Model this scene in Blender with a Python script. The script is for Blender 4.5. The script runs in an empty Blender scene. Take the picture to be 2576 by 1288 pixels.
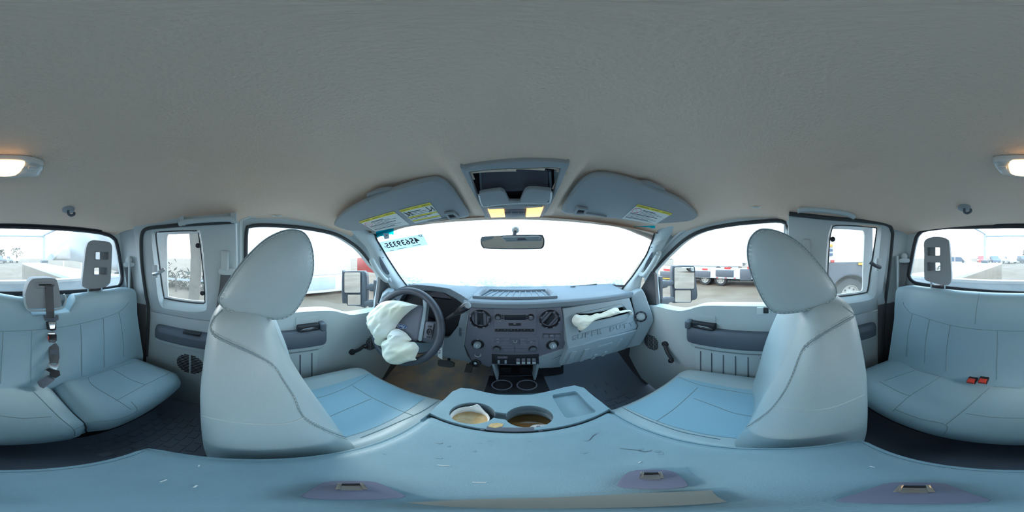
import bpy, bmesh, math, random
from mathutils import Vector as V, Matrix, noise
from mathutils.bvhtree import BVHTree
from mathutils.geometry import delaunay_2d_cdt

random.seed(7)
C = bpy.context.scene.collection
scn = bpy.context.scene
PI = math.pi
EYE = 1.05                      # camera height above the cab floor; the shapes below are worked out from the eye point

# ------------------------------------------------------------------ camera (a 360 degree panorama)
cd = bpy.data.cameras.new('camera'); cd.type = 'PANO'
cd.panorama_type = 'EQUIRECTANGULAR'
cd.clip_start = 0.005; cd.clip_end = 500
cam = bpy.data.objects.new('camera', cd); C.objects.link(cam)
cam.location = (0, 0, EYE); cam.rotation_euler = (PI/2, 0, 0)
scn.camera = cam

# ------------------------------------------------------------------ world: bright hazy sky, exposure
w = bpy.data.worlds.new('sky'); scn.world = w; w.use_nodes = True
nt = w.node_tree; nt.nodes.clear()
n_out = nt.nodes.new('ShaderNodeOutputWorld'); n_bg = nt.nodes.new('ShaderNodeBackground')
n_tc = nt.nodes.new('ShaderNodeTexCoord'); n_sep = nt.nodes.new('ShaderNodeSeparateXYZ')
n_rmp = nt.nodes.new('ShaderNodeValToRGB')
n_rmp.color_ramp.elements[0].position = 0.0; n_rmp.color_ramp.elements[0].color = (1.0, 0.98, 0.94, 1)
n_rmp.color_ramp.elements[1].position = 0.5; n_rmp.color_ramp.elements[1].color = (0.47, 0.77, 1.0, 1)
nt.links.new(n_tc.outputs['Generated'], n_sep.inputs[0]); nt.links.new(n_sep.outputs['Z'], n_rmp.inputs[0])
nt.links.new(n_rmp.outputs[0], n_bg.inputs[0]); nt.links.new(n_bg.outputs[0], n_out.inputs[0])
n_bg.inputs[1].default_value = 4.6
vs = scn.view_settings
vs.view_transform = 'Standard'; vs.look = 'None'; vs.exposure = 0.5; vs.gamma = 1.0; vs.use_curve_mapping = False
# hazy sun on the driver side
sd = bpy.data.lights.new('sun', 'SUN'); sd.energy = 1.7; sd.angle = math.radians(14); sd.color = (1.0, 0.93, 0.82)
sun = bpy.data.objects.new('sun', sd); C.objects.link(sun)
sun.rotation_euler = V((math.cos(math.radians(33))*math.cos(math.radians(14)), -math.cos(math.radians(33))*math.sin(math.radians(14)), -math.sin(math.radians(33)))).to_track_quat('-Z', 'Y').to_euler()

# ------------------------------------------------------------------ helpers: picture directions
def D(px, py):
    lon = (px-1288)/2576*2*PI; lat = (644-py)/1288*PI
    return V((math.sin(lon)*math.cos(lat), math.cos(lon)*math.cos(lat), math.sin(lat)))
def onx(px, py, x): d = D(px, py); return d*(x/d.x)
def ony(px, py, y): d = D(px, py); return d*(y/d.y)
def onz(px, py, z): d = D(px, py); return d*(z/d.z)
def onp(px, py, p, n): d = D(px, py); return d*(V(p).dot(n)/d.dot(n))
def crop(x0, y0, s): return lambda *pts: [(x0+a/s, y0+b/s) for a, b in pts]

# ------------------------------------------------------------------ helpers: materials
MATS = {}
def mat(name, col, rough=.55, bump=0., scale=300., metal=0., var=0., vscale=6., spec=.5, emit=None, estr=0., col2=None, tex='noise', detail=2., coat=0.):
    m = bpy.data.materials.new(name); m.use_nodes = True
    nt = m.node_tree; b = nt.nodes['Principled BSDF']
    b.inputs['Base Color'].default_value = (*col, 1); b.inputs['Roughness'].default_value = rough
    b.inputs['Metallic'].default_value = metal; b.inputs['Specular IOR Level'].default_value = spec
    if coat: b.inputs['Coat Weight'].default_value = coat
    tc = nt.nodes.new('ShaderNodeTexCoord')
    if bump:
        if tex == 'noise':
            t = nt.nodes.new('ShaderNodeTexNoise'); t.inputs['Scale'].default_value = scale; t.inputs['Detail'].default_value = detail
            o = t.outputs['Fac']
        elif tex == 'voronoi':
            t = nt.nodes.new('ShaderNodeTexVoronoi'); t.inputs['Scale'].default_value = scale; o = t.outputs['Distance']
        else:
            t = nt.nodes.new('ShaderNodeTexChecker'); t.inputs['Scale'].default_value = scale; o = t.outputs['Fac']
        bp = nt.nodes.new('ShaderNodeBump'); bp.inputs['Strength'].default_value = bump; bp.inputs['Distance'].default_value = .002
        nt.links.new(tc.outputs['Object'], t.inputs['Vector']); nt.links.new(o, bp.inputs['Height'])
        nt.links.new(bp.outputs[0], b.inputs['Normal'])
    if var or col2:
        t = nt.nodes.new('ShaderNodeTexNoise'); t.inputs['Scale'].default_value = vscale; t.inputs['Detail'].default_value = 6
        r = nt.nodes.new('ShaderNodeValToRGB')
        c2 = col2 if col2 else tuple(c*(1-var) for c in col)
        r.color_ramp.elements[0].position = .38; r.color_ramp.elements[1].position = .68
        r.color_ramp.elements[0].color = (*c2, 1); r.color_ramp.elements[1].color = (*col, 1)
        nt.links.new(tc.outputs['Object'], t.inputs['Vector']); nt.links.new(t.outputs['Fac'], r.inputs[0])
        nt.links.new(r.outputs[0], b.inputs['Base Color'])
    if emit:
        b.inputs['Emission Color'].default_value = (*emit, 1); b.inputs['Emission Strength'].default_value = estr
    MATS[name] = m; return m
def glass(name, tint=(1, 1, 1), refl=.04, dirt=0., dirtcol=(.8, .85, .85), dscale=8., tdirt=0.):
    m = bpy.data.materials.new(name); m.use_nodes = True
    nt = m.node_tree; nt.nodes.clear(); L = nt.links.new
    o = nt.nodes.new('ShaderNodeOutputMaterial'); tr = nt.nodes.new('ShaderNodeBsdfTransparent'); tr.inputs[0].default_value = (*tint, 1)
    g = nt.nodes.new('ShaderNodeBsdfGlossy'); g.inputs['Roughness'].default_value = .02
    mx = nt.nodes.new('ShaderNodeMixShader'); mx.inputs[0].default_value = refl
    L(tr.outputs[0], mx.inputs[1]); L(g.outputs[0], mx.inputs[2]); last = mx.outputs[0]
    if dirt:
        df = nt.nodes.new('ShaderNodeBsdfDiffuse'); df.inputs[0].default_value = (*dirtcol, 1)
        tl = nt.nodes.new('ShaderNodeBsdfTranslucent'); tl.inputs[0].default_value = (*dirtcol, 1)
        ad = nt.nodes.new('ShaderNodeMixShader'); ad.inputs[0].default_value = tdirt
        L(df.outputs[0], ad.inputs[1]); L(tl.outputs[0], ad.inputs[2])
        tc = nt.nodes.new('ShaderNodeTexCoord'); t = nt.nodes.new('ShaderNodeTexNoise'); t.inputs['Scale'].default_value = dscale; t.inputs['Detail'].default_value = 8
        L(tc.outputs['Object'], t.inputs['Vector'])
        r = nt.nodes.new('ShaderNodeMapRange'); r.inputs[1].default_value = .3; r.inputs[2].default_value = .7; r.inputs[3].default_value = dirt*.4; r.inputs[4].default_value = dirt
        L(t.outputs['Fac'], r.inputs[0])
        m2 = nt.nodes.new('ShaderNodeMixShader'); L(r.outputs[0], m2.inputs[0]); L(last, m2.inputs[1]); L(ad.outputs[0], m2.inputs[2]); last = m2.outputs[0]
    L(last, o.inputs[0]); MATS[name] = m; return m

mat('headliner', (.84, .64, .515), .95, bump=1.0, scale=200, spec=.1, detail=3)
mat('vinyl', (.455, .545, .565), .29, bump=.25, scale=420, spec=.45)
mat('vinyl_perf', (.31, .50, .595), .48, bump=.5, scale=260, tex='checker', spec=.4)
mat('vinyl_rear', (.37, .515, .58), .33, bump=.3, scale=420, spec=.45)
mat('seam', (.27, .35, .38), .8)
mat('thread', (.52, .58, .58), .8)
mat('console', (.235, .365, .425), .42, bump=.25, scale=700, spec=.4, col2=(.205, .325, .385), vscale=9)
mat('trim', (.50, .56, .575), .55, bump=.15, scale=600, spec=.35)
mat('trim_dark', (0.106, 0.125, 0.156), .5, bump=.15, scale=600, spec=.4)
mat('dash', (.305, .375, .42), .5, bump=.2, scale=500, spec=.4)
mat('pad', (.165, .21, .25), .55, bump=.2, scale=500, spec=.35)
mat('stack', (.145, .15, .19), .48, bump=.12, scale=600, spec=.4)
mat('black', (.022, .023, .029), .5, spec=.4)
mat('gloss_black', (.016, .016, .022), .22, spec=.5)
mat('leather_black', (.055, .064, .085), .42, bump=.15, scale=500)
mat('rubber', (.025, .027, .032), .7, spec=.3)
mat('seal', (.05, .055, .06), .6, spec=.3)
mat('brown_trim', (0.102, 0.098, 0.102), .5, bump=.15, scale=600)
mat('chrome', (.72, .74, .76), .2, metal=1.)
mat('steel', (.5, .52, .54), .35, metal=1.)
mat('mirror', (.9, .93, .95), .015, metal=1.)
mat('white_frame', (.62, .66, .66), .4)
mat('visor', (.325, .345, .36), .6, bump=.15, scale=600, spec=.3)
mat('belt', (.12, .125, .13), .85, bump=.5, scale=500, tex='checker')
mat('red', (.75, .06, .04), .35)
mat('airbag', (.93, .94, .92), .8, bump=.2, scale=60, col2=(.88, .87, .70), vscale=7)
mat('paper', (.85, .87, .87), .75)
mat('label', (.78, .79, .76), .6)
mat('yellow', (.80, .66, .06), .6)
mat('ink', (.03, .03, .035), .7)
mat('ink_red', (.7, .12, .2), .6)
mat('white_ink', (.75, .78, .80), .6)
mat('blue_badge', (.04, .10, .26), .3)
mat('coffee', (.16, .085, .02), .08, spec=.6)
mat('latte', (.52, .30, .09), .3, col2=(.62, .46, .24), vscale=60)
mat('lamp_glow', (.9, .6, .3), .4, emit=(1.0, .50, .16), estr=1.35)
mat('lamp_lens', (.62, .60, .57), .25)
mat('dome_glow', (.9, .75, .5), .4, emit=(1.0, .62, .25), estr=2.6)
mat('bin_dark', (.06, .058, .08), .6)
glass('tint_strip', (.06, .85, 1.0), .0)
mat('frost', (.8, .9, .92), .8)
mat('spot', (.20, .31, .37), .6)
mat('metal_foot', (.16, .17, .24), .4)
mat('brass_plate', (.34, .36, .34), .35, metal=.6)
mat('pedal', (.10, .13, .15), .8, bump=.5, scale=150, col2=(.16, .14, .11), vscale=20)
glass('glass', (1, 1, 1), .03)
glass('glass_dusty', (.99, .99, 1), .03, dirt=.14, dirtcol=(.75, .70, .62), dscale=14, tdirt=.5)
glass('glass_clear_lens', (.95, .95, .95), .12)
# exterior
mat('gravel', (.165, .118, .082), .95, bump=1., scale=12, col2=(.115, .075, .048), vscale=.55)
mat('gravel_bit', (.40, .35, .30), .95)
mat('white_paint', (.55, .56, .57), .35)
mat('white_paint_dull', (.38, .42, .46), .45, col2=(.32, .36, .40), vscale=3)
mat('bed_paint', (.40, .47, .53), .4, col2=(.35, .41, .46), vscale=4)
mat('bed_inside', (.20, .16, .12), .7, col2=(.16, .125, .09), vscale=5)
mat('tyre', (.022, .024, .027), .85, bump=.4, scale=40)
mat('rim_white', (.30, .30, .28), .5)
mat('dark_steel', (.028, .032, .04), .55)
mat('box_grey', (.062, .072, .088), .5)
mat('body_red', (.36, .035, .03), .4)
mat('body_yellow', (.42, .26, .03), .5)
mat('body_blue', (.045, .075, .13), .4)
mat('tarp', (.36, .39, .42), .7, bump=.6, scale=5)
mat('bark', (.085, .075, .065), .9)
mat('leaf', (.05, .065, .055), .9)
mat('mirror_shell', (.045, .055, .068), .55)

# ------------------------------------------------------------------ helpers: geometry
class G:
    def __init__(s): s.v = []; s.f = []
    def add(s, vs, fs):
        o = len(s.v); s.v += [V(p) for p in vs]; s.f += [[i+o for i in f] for f in fs]; return s
    def loft(s, rings, caps=True, closed=True, cyc=False):
        n = len(rings[0]); vs = [p for r in rings for p in r]; fs = []
        m = len(rings)
        for i in range(m if cyc else m-1):
            j0 = (i+1) % m
            for k in range(n if closed else n-1):
                a = i*n+k; b = i*n+(k+1) % n; c = j0*n+(k+1) % n; d = j0*n+k
                fs.append([a, b, c, d])
        if caps and not cyc and closed:
            fs.append(list(range(n))[::-1]); fs.append([(m-1)*n+k for k in range(n)])
        return s.add(vs, fs)
    def tube(s, pts, r, seg=8, closed=False):
        pts = [V(p) for p in pts]
        pts = [p for i, p in enumerate(pts) if i == 0 or (p-pts[i-1]).length > 1e-6]
        n = len(pts)
        if n < 2: return s
        rs = r if isinstance(r, (list, tuple)) else [r]*n
        if len(rs) != n: rs = [rs[0]]*n
        rings = []; u = None
        for i in range(n):
            t = (pts[(i+1) % n]-pts[i-1]) if closed else (pts[min(i+1, n-1)]-pts[max(i-1, 0)])
            t.normalize()
            if u is None: u = t.orthogonal().normalized()
            u = (u-t*u.dot(t))
            u = u.normalized() if u.length > 1e-6 else t.orthogonal().normalized()
            w_ = t.cross(u)
            rings.append([pts[i]+(u*math.cos(a)+w_*math.sin(a))*rs[i] for a in [2*PI*k/seg for k in range(seg)]])
        return s.loft(rings, cyc=closed)
    def strip(s, pts, wd, w, t=.0015):
        """flat webbing: wd is the direction of its width"""
        pts = [V(p) for p in pts]; n = len(pts); rings = []
        wds = wd if isinstance(wd, list) else [V(wd)]*n
        for i in range(n):
            tg = (pts[min(i+1, n-1)]-pts[max(i-1, 0)]).normalized(); u = V(wds[i]); u = (u-tg*u.dot(tg)).normalized(); nn = tg.cross(u)
            rings.append([pts[i]+u*w/2+nn*t, pts[i]-u*w/2+nn*t, pts[i]-u*w/2-nn*t, pts[i]+u*w/2-nn*t])
        return s.loft(rings)
    def box(s, c, size, ax=None):
        u, v_, n = ax if ax else (V((1, 0, 0)), V((0, 1, 0)), V((0, 0, 1)))
        a, b, d = [q/2 for q in size]; c = V(c)
        vs = [c+u*x*a+v_*y*b+n*z*d for z in (-1, 1) for y in (-1, 1) for x in (-1, 1)]
        return s.add(vs, [[0, 2, 3, 1], [4, 5, 7, 6], [0, 1, 5, 4], [2, 6, 7, 3], [0, 4, 6, 2], [1, 3, 7, 5]])
    def quad(s, *p): return s.add(p, [list(range(len(p)))])
    def prism(s, pts, off):
        pts = [V(p) for p in pts]; n = len(pts); off = V(off)
        vs = pts+[p+off for p in pts]
        return s.add(vs, [list(range(n)), [n+i for i in range(n)][::-1]]+[[i, i+n, (i+1) % n+n, (i+1) % n] for i in range(n)])
    def lathe(s, prof, c, ax, seg=32, cap=True):
        """prof: (radius, height) pairs about the axis ax through c"""
        ax = V(ax).normalized(); u = ax.orthogonal().normalized(); w_ = ax.cross(u); c = V(c)
        rings = [[c+ax*h+(u*math.cos(2*PI*k/seg)+w_*math.sin(2*PI*k/seg))*max(r, 1e-5) for k in range(seg)] for r, h in prof]
        return s.loft(rings, caps=cap)
    def grid(s, fn, nu, nv):
        vs = [fn(i/nu, j/nv) for i in range(nu+1) for j in range(nv+1)]
        return s.add(vs, [[i*(nv+1)+j, (i+1)*(nv+1)+j, (i+1)*(nv+1)+j+1, i*(nv+1)+j+1] for i in range(nu) for j in range(nv)])
    def bvh(s): return BVHTree.FromPolygons([tuple(p) for p in s.v], s.f)

def inside(p, poly):
    x, y = p; c = False; n = len(poly); j = n-1
    for i in range(n):
        a, b = poly[i], poly[j]
        if (a[1] > y) != (b[1] > y) and x < (b[0]-a[0])*(y-a[1])/(b[1]-a[1])+a[0]: c = not c
        j = i
    return c
def tri(outline, holes=(), step=None):
    """triangulate a flat outline with holes; extra inner points every step"""
    vs = []; es = []
    for lp in [outline, *holes]:
        o = len(vs); vs += [V((p[0], p[1])) for p in lp]; es += [(o+i, o+(i+1) % len(lp)) for i in range(len(lp))]
    if step:
        xs = [p[0] for p in outline]; ys = [p[1] for p in outline]
        x = min(xs)+step/2; k = 0
        while x < max(xs):
            y = min(ys)+step*(.3 if k % 2 else .75)
            while y < max(ys):
                if inside((x, y), outline) and not any(inside((x, y), h) for h in holes):
                    if min(seg_d((x, y), lp) for lp in [outline, *holes]) > step*.4: vs.append(V((x, y)))
                y += step
            x += step; k += 1
    r = delaunay_2d_cdt(vs, es, [], 0, 1e-7)
    out = []
    for f in r[2]:
        c = sum((r[0][i] for i in f), V((0, 0)))/len(f)
        if inside(c, outline) and not any(inside(c, h) for h in holes): out.append(list(f))
    return [p for p in r[0]], out
def seg_d(p, lp):
    best = 9e9; n = len(lp)
    for i in range(n):
        ax, ay = lp[i][0], lp[i][1]; bx, by = lp[(i+1) % n][0], lp[(i+1) % n][1]
        dx, dy = bx-ax, by-ay; L = dx*dx+dy*dy
        t = 0 if L == 0 else max(0, min(1, ((p[0]-ax)*dx+(p[1]-ay)*dy)/L))
        d = math.hypot(p[0]-ax-t*dx, p[1]-ay-t*dy)
        if d < best: best = d
    return best
def thick(vs3, fs, offs):
    """give a sheet depth: offs is one vector or one for each vertex"""
    n = len(vs3); offs = offs if isinstance(offs, list) else [V(offs)]*n
    cnt = {}
    for f in fs:
        for i in range(len(f)):
            e = (f[i], f[(i+1) % len(f)]); k = (min(e), max(e)); cnt.setdefault(k, []).append(e)
    out = [list(f) for f in fs]+[[i+n for i in f][::-1] for f in fs]
    for k, e in cnt.items():
        if len(e) == 1: a, b = e[0]; out.append([b, a, a+n, b+n])
    return vs3+[p+o for p, o in zip(vs3, offs)], out
def plate(outline, holes, org, u, v_, th, step=None):
    """flat panel: outline and holes as 3D points, projected on the plane through org spanned by u and v_; th = depth vector"""
    u = V(u).normalized(); v_ = V(v_); v_ = (v_-u*v_.dot(u)).normalized(); org = V(org)
    q = lambda p: ((V(p)-org).dot(u), (V(p)-org).dot(v_))
    vs, fs = tri([q(p) for p in outline], [[q(p) for p in h] for h in holes], step)
    g = G(); g.add(*thick([org+u*p[0]+v_*p[1] for p in vs], fs, V(th))); return g
def pixpatch(outline, holes, fn, off, step=8.):
    """curved sheet: an outline seen in the picture laid on the surface fn(px, py)"""
    vs, fs = tri(outline, holes, step)
    p3 = [fn(p[0], p[1]) for p in vs]
    g = G(); g.add(*thick(p3, fs, V(off) if not callable(off) else [off(p) for p in p3])); return g
def cat(pts, n=6, closed=False):
    pts = [V(p) for p in pts]; m = len(pts); out = []
    for i in range(m if closed else m-1):
        a, b, c, d = [pts[k % m] if closed else pts[max(0, min(m-1, k))] for k in (i-1, i, i+1, i+2)]
        for j in range(n):
            t = j/n
            out.append(.5*((2*b)+(c-a)*t+(2*a-5*b+4*c-d)*t*t+(3*b-3*c+d-a)*t**3))
    if not closed: out.append(pts[-1])
    return out
def cat2(pts, n=6, closed=False): return [(p.x, p.y) for p in cat([V((a, b, 0)) for a, b in pts], n, closed)]
def resamp(pts, n, closed=True):
    pts = [V(p) for p in pts]; P = pts+[pts[0]] if closed else pts
    ln = [0]
    for i in range(1, len(P)): ln.append(ln[-1]+(P[i]-P[i-1]).length)
    out = []; j = 0; m = n if closed else n-1
    for k in range(n):
        t = ln[-1]*k/m
        while j < len(ln)-2 and ln[j+1] < t: j += 1
        s = (t-ln[j])/max(1e-9, ln[j+1]-ln[j]); out.append(P[j].lerp(P[j+1], min(1, s)))
    return out
def rrect(cx, cy, w, h, r, n=5):
    out = []
    for sx, sy, a0 in ((1, 1, 0), (-1, 1, 90), (-1, -1, 180), (1, -1, 270)):
        for k in range(n+1):
            a = math.radians(a0+90*k/n); out.append((cx+sx*(w/2-r)+r*math.cos(a), cy+sy*(h/2-r)+r*math.sin(a)))
    return out
def sering(c, u, v_, a, b, p=3., n=32):
    out = []
    for k in range(n):
        t = 2*PI*k/n; ct, st = math.cos(t), math.sin(t)
        out.append(V(c)+V(u)*a*math.copysign(abs(ct)**(2/p), ct)+V(v_)*b*math.copysign(abs(st)**(2/p), st))
    return out
def circ(c, u, v_, r, n=32): return [V(c)+V(u)*r*math.cos(2*PI*k/n)+V(v_)*r*math.sin(2*PI*k/n) for k in range(n)]
def puff(outline, nrm, h, back=.3, wr=.006, wscale=30., step=.012, seed=0., fold=None):
    """a limp inflated cloth with the given outline (3D), bulging along nrm"""
    nrm = V(nrm).normalized(); outline = [V(p) for p in outline]; o = sum(outline, V())/len(outline)
    u = nrm.orthogonal().normalized() if fold is None else (V(fold)-nrm*V(fold).dot(nrm)).normalized(); v_ = nrm.cross(u)
    q = [((p-o).dot(u), (p-o).dot(v_)) for p in outline]; dep = [(p-o).dot(nrm) for p in outline]
    vs, fs = tri(q, [], step)
    ds = [seg_d(p, q) for p in vs]; dm = max(ds); top = []; bot = []
    for p, d in zip(vs, ds):
        wsum = 0; dsum = 0
        for a, b in zip(q, dep):
            k = 1/((p[0]-a[0])**2+(p[1]-a[1])**2+1e-6)**1.5; wsum += k; dsum += k*b
        base = dsum/wsum; t = min(1, d/dm); pr = math.sqrt(max(0, 1-(1-t)**2))
        e = min(1, d/.02)
        wq = V((p[0]*wscale*.28, p[1]*wscale, seed)); wq.y += .9*noise.noise(wq*.6)
        sab = lambda q: math.sqrt(q*q+.012)
        wv = ((1-2.4*sab(noise.noise(wq)))+.3*(1-2.4*sab(noise.noise(V((wq.x*2.3+4, wq.y*1.8, seed+5)))))-.3)*wr*e
        P = o+u*p[0]+v_*p[1]+nrm*base
        top.append(P+nrm*(h*pr+wv)); bot.append(P-nrm*(h*back*pr))
    g = G(); n = len(top)
    cnt = {}
    for f in fs:
        for i in range(3):
            e = (f[i], f[(i+1) % 3]); cnt.setdefault((min(e), max(e)), []).append(e)
    ff = [list(f) for f in fs]+[[i+n for i in f][::-1] for f in fs]
    for k, e in cnt.items():
        if len(e) == 1: a, b = e[0]; ff.append([b, a, a+n, b+n])
    g.add(top+bot, ff); return g

# ------------------------------------------------------------------ helpers: objects
BASE = {}
def setp(o, label=None, cat_=None, group=None, kind=None):
    if label: o['label'] = label
    if cat_: o['category'] = cat_
    if group: o['group'] = group
    if kind: o['kind'] = kind
    return o
def thing(name, base, label, cat_, group=None, kind=None):
    o = bpy.data.objects.new(name, None); o.empty_display_size = .05; C.objects.link(o)
    o.location = V(base); BASE[o] = V(base); return setp(o, label, cat_, group, kind)
def mk(name, g, m, parent=None, label=None, cat_=None, group=None, kind=None, bevel=0., seg=2, sharp=38., smooth=True, merge=1e-5, base=None, flip=False):
    me = bpy.data.meshes.new(name); bm = bmesh.new()
    if parent is not None: b = BASE[parent]
    elif base is not None: b = V(base)
    else:
        lo = [min(p[i] for p in g.v) for i in range(3)]; hi = [max(p[i] for p in g.v) for i in range(3)]
        b = V(((lo[0]+hi[0])/2, (lo[1]+hi[1])/2, lo[2]))
    vv = [bm.verts.new(p-b) for p in g.v]
    for f in g.f:
        try: bm.faces.new([vv[i] for i in f])
        except ValueError: pass
    if merge: bmesh.ops.remove_doubles(bm, verts=bm.verts, dist=merge)
    bmesh.ops.recalc_face_normals(bm, faces=bm.faces)
    if bevel:
        es = [e for e in bm.edges if len(e.link_faces) == 2 and e.calc_face_angle(0) > math.radians(40)]
        bmesh.ops.bevel(bm, geom=es, offset=bevel, segments=seg, profile=.6, affect='EDGES', clamp_overlap=True)
    if smooth:
        for f in bm.faces: f.smooth = True
        for e in bm.edges:
            if len(e.link_faces) == 2 and e.calc_face_angle(0) > math.radians(sharp): e.smooth = False
    bm.to_mesh(me); bm.free()
    me.materials.append(MATS[m] if isinstance(m, str) else m)
    o = bpy.data.objects.new(name, me); C.objects.link(o)
    if parent is not None: o.parent = parent; BASE[o] = BASE[parent]
    else: o.location = b; BASE[o] = b
    return setp(o, label, cat_, group, kind)
def trace(bv, px, off=.0012, n=8, raw=False, limit=None):
    """walk a line seen in the picture over a built surface"""
    P = px if raw else cat2(px, n); out = []
    for x, y in P:
        d = D(x, y); h = bv.ray_cast(V((0, 0, 0)), d)
        if h[0] is not None and (limit is None or h[3] < limit): out.append(h[0]-d*off)
    return out
def stitches(g, pts, every=.009, ln=.0055, r=.0011):
    L = 0; acc = [0]
    for i in range(1, len(pts)): L += (pts[i]-pts[i-1]).length; acc.append(L)
    t = 0; j = 0
    def at(s):
        k = 0
        while k < len(acc)-2 and acc[k+1] < s: k += 1
        return pts[k].lerp(pts[k+1], min(1, (s-acc[k])/max(1e-9, acc[k+1]-acc[k])))
    while t+ln < L: g.tube([at(t), at(t+ln)], r, 4); t += every
    return g
FONTS = {}
def text_g(body, size, org, u, v_, ext=.0004, align='CENTER', shear=0., bold=0., wide=1.):
    k = (body, align, shear, bold)
    if k not in FONTS:
        cu = bpy.data.curves.new('lettering', 'FONT'); cu.body = body; cu.size = 1; cu.align_x = align; cu.align_y = 'CENTER'; cu.shear = shear; cu.offset = bold; cu.extrude = .5; cu.resolution_u = 2
        o = bpy.data.objects.new('lettering', cu); C.objects.link(o)
        dg = bpy.context.evaluated_depsgraph_get(); e = o.evaluated_get(dg); me = e.to_mesh()
        FONTS[k] = ([v.co.copy() for v in me.vertices], [list(p.vertices) for p in me.polygons])
        e.to_mesh_clear(); bpy.data.objects.remove(o); bpy.data.curves.remove(cu)
    vs, fs = FONTS[k]; u = V(u).normalized(); v_ = V(v_).normalized(); n = u.cross(v_); g = G()
    return g.add([V(org)+u*p.x*size*wide+v_*p.y*size+n*(p.z+.5)*ext for p in vs], fs)
def copy_tree(o, dx, parent=None):
    c = o.copy(); C.objects.link(c); c.parent = parent
    if parent is None: c.location = V(o.location)+V(dx)
    for ch in o.children: copy_tree(ch, dx, c)
    return c
X, Y, Z = V((1, 0, 0)), V((0, 1, 0)), V((0, 0, 1))

# ================================================================== THE SETTING
def floor_z(x, y):
    z = -1.05+.20*math.exp(-(abs(x-.017)/.22)**4)*(1 if y > -.1 else max(.3, 1+(y+.1)*2))
    if y > .72: z += (y-.72)*.75
    return z+.004*noise.noise(V((x*9, y*9, 0)))
g = G().grid(lambda a, b: V((-.86+1.72*a, -.9+2.0*b, floor_z(-.86+1.72*a, -.9+2.0*b))), 50, 60)
floor_o = mk('floor', g, 'rubber', kind='structure', label='black rubber cab floor mat, muddy in front of the driver seat', cat_='floor')
fm = bpy.data.materials.new('floor_mat'); fm.use_nodes = True; floor_o.data.materials.clear(); floor_o.data.materials.append(fm)
nt = fm.node_tree; L = nt.links.new; b = nt.nodes['Principled BSDF']; b.inputs['Roughness'].default_value = .62
tc = nt.nodes.new('ShaderNodeTexCoord'); geo = nt.nodes.new('ShaderNodeNewGeometry'); sp = nt.nodes.new('ShaderNodeSeparateXYZ'); L(geo.outputs['Position'], sp.inputs[0])
n1 = nt.nodes.new('ShaderNodeTexNoise'); n1.inputs['Scale'].default_value = 9; n1.inputs['Detail'].default_value = 10; L(geo.outputs['Position'], n1.inputs['Vector'])
mr = nt.nodes.new('ShaderNodeMapRange'); mr.inputs[1].default_value = -.02; mr.inputs[2].default_value = -.22; mr.clamp = True; L(sp.outputs['X'], mr.inputs[0])
mry = nt.nodes.new('ShaderNodeMapRange'); mry.inputs[1].default_value = .35; mry.inputs[2].default_value = .55; mry.clamp = True; L(sp.outputs['Y'], mry.inputs[0])
mm = nt.nodes.new('ShaderNodeMath'); mm.operation = 'MULTIPLY'; L(mr.outputs[0], mm.inputs[0]); L(mry.outputs[0], mm.inputs[1])
rp = nt.nodes.new('ShaderNodeValToRGB'); rp.color_ramp.elements[0].position = .36; rp.color_ramp.elements[0].color = (.30, .275, .25, 1); rp.color_ramp.elements[1].position = .62; rp.color_ramp.elements[1].color = (.55, .35, .22, 1); L(n1.outputs['Fac'], rp.inputs[0])
mx = nt.nodes.new('ShaderNodeMixRGB'); mx.inputs[1].default_value = (.20, .235, .30, 1); L(mm.outputs[0], mx.inputs[0]); L(rp.outputs[0], mx.inputs[2]); L(mx.outputs[0], b.inputs['Base Color'])
# raised pads of the rubber mat (rear foot well and passenger foot well)
pad_me = None
def pad(x, y, wx, wy, par):
    global pad_me
    if pad_me is None:
        g = G().box((0, 0, .002), (1, 1, .006)); o = mk('mat_pad', g, fm, par, bevel=0, smooth=False); o.data.transform(Matrix.Translation(BASE[par])); pad_me = o.data
    else:
        o = bpy.data.objects.new('mat_pad', pad_me); C.objects.link(o); o.parent = par
    o.location = V((x, y, floor_z(x, y)+.001))-BASE[par]; o.scale = (wx, wy, 1)
    o.rotation_euler = (math.atan(.75) if y > .72 else 0, 0, 0)
for i in range(7):
    for j in range(9):
        pad(-.62+i*.062+(.031 if j % 2 else 0), -.40+j*.034, .05, .024, floor_o)
for i in range(4):
    for j in range(7):
        pad(.34+i*.075+(.037 if j % 2 else 0), .52+j*.05, .058, .032, floor_o)

# ---- headliner
def ceil_z(x, y):
    z = .235
    sx = max(0, (abs(x)-.42)/.315); z -= .078*sx**2*(1-.75*max(0, min(1, (-.45-y)/.3)))
    z -= .03*max(0, (abs(x)-.62)/.08)**2*max(0, min(1, (-.04-y)/.1))*(1-max(0, min(1, (-.5-y)/.2)))
    sf = max(0, (y-.12)/.47); z -= .085*sf**1.5
    sr = max(0, (-.30-y)/.48); z -= .085*sr**2
    # lowered centre section that carries the overhead console
    e = max(0, min(1, (.155-abs(x-.005))/.032)); e = e*e*(3-2*e); f = max(0, min(1, (y-.20)/.1)); f = f*f*(3-2*f)
    z -= .020*e*f*(1-max(0, min(1, (y-.5)/.1)))
    # shallow moulded hollows near the rear corners
    for hx, hy in ((-.34, -.14), (.36, -.20)): z += .014*math.exp(-((x-hx)/.05)**2-((y-hy)/.035)**2)
    return z
def ceil_pt(a, b):
    y = -.79+1.412*b; hw = .735-.05*max(0, min(1, (-.05-y)/.06)); x = (-1+2*a)*hw
    return V((x, y, ceil_z(x, y)+(.02*max(0, abs(x)-.60)/.13 if b > .9 else 0)))
g = G().grid(ceil_pt, 180, 180)
CEIL = g.bvh()
bin_px = [(1130+(a-800)/4.955+800/4.955, 380+(b-450)/4.955+450/4.955) for a, b in [(245, 266), (330, 255), (900, 222), (1350, 214), (1392, 226), (1275, 620), (1240, 655), (900, 660), (440, 700), (385, 660)]]
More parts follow.
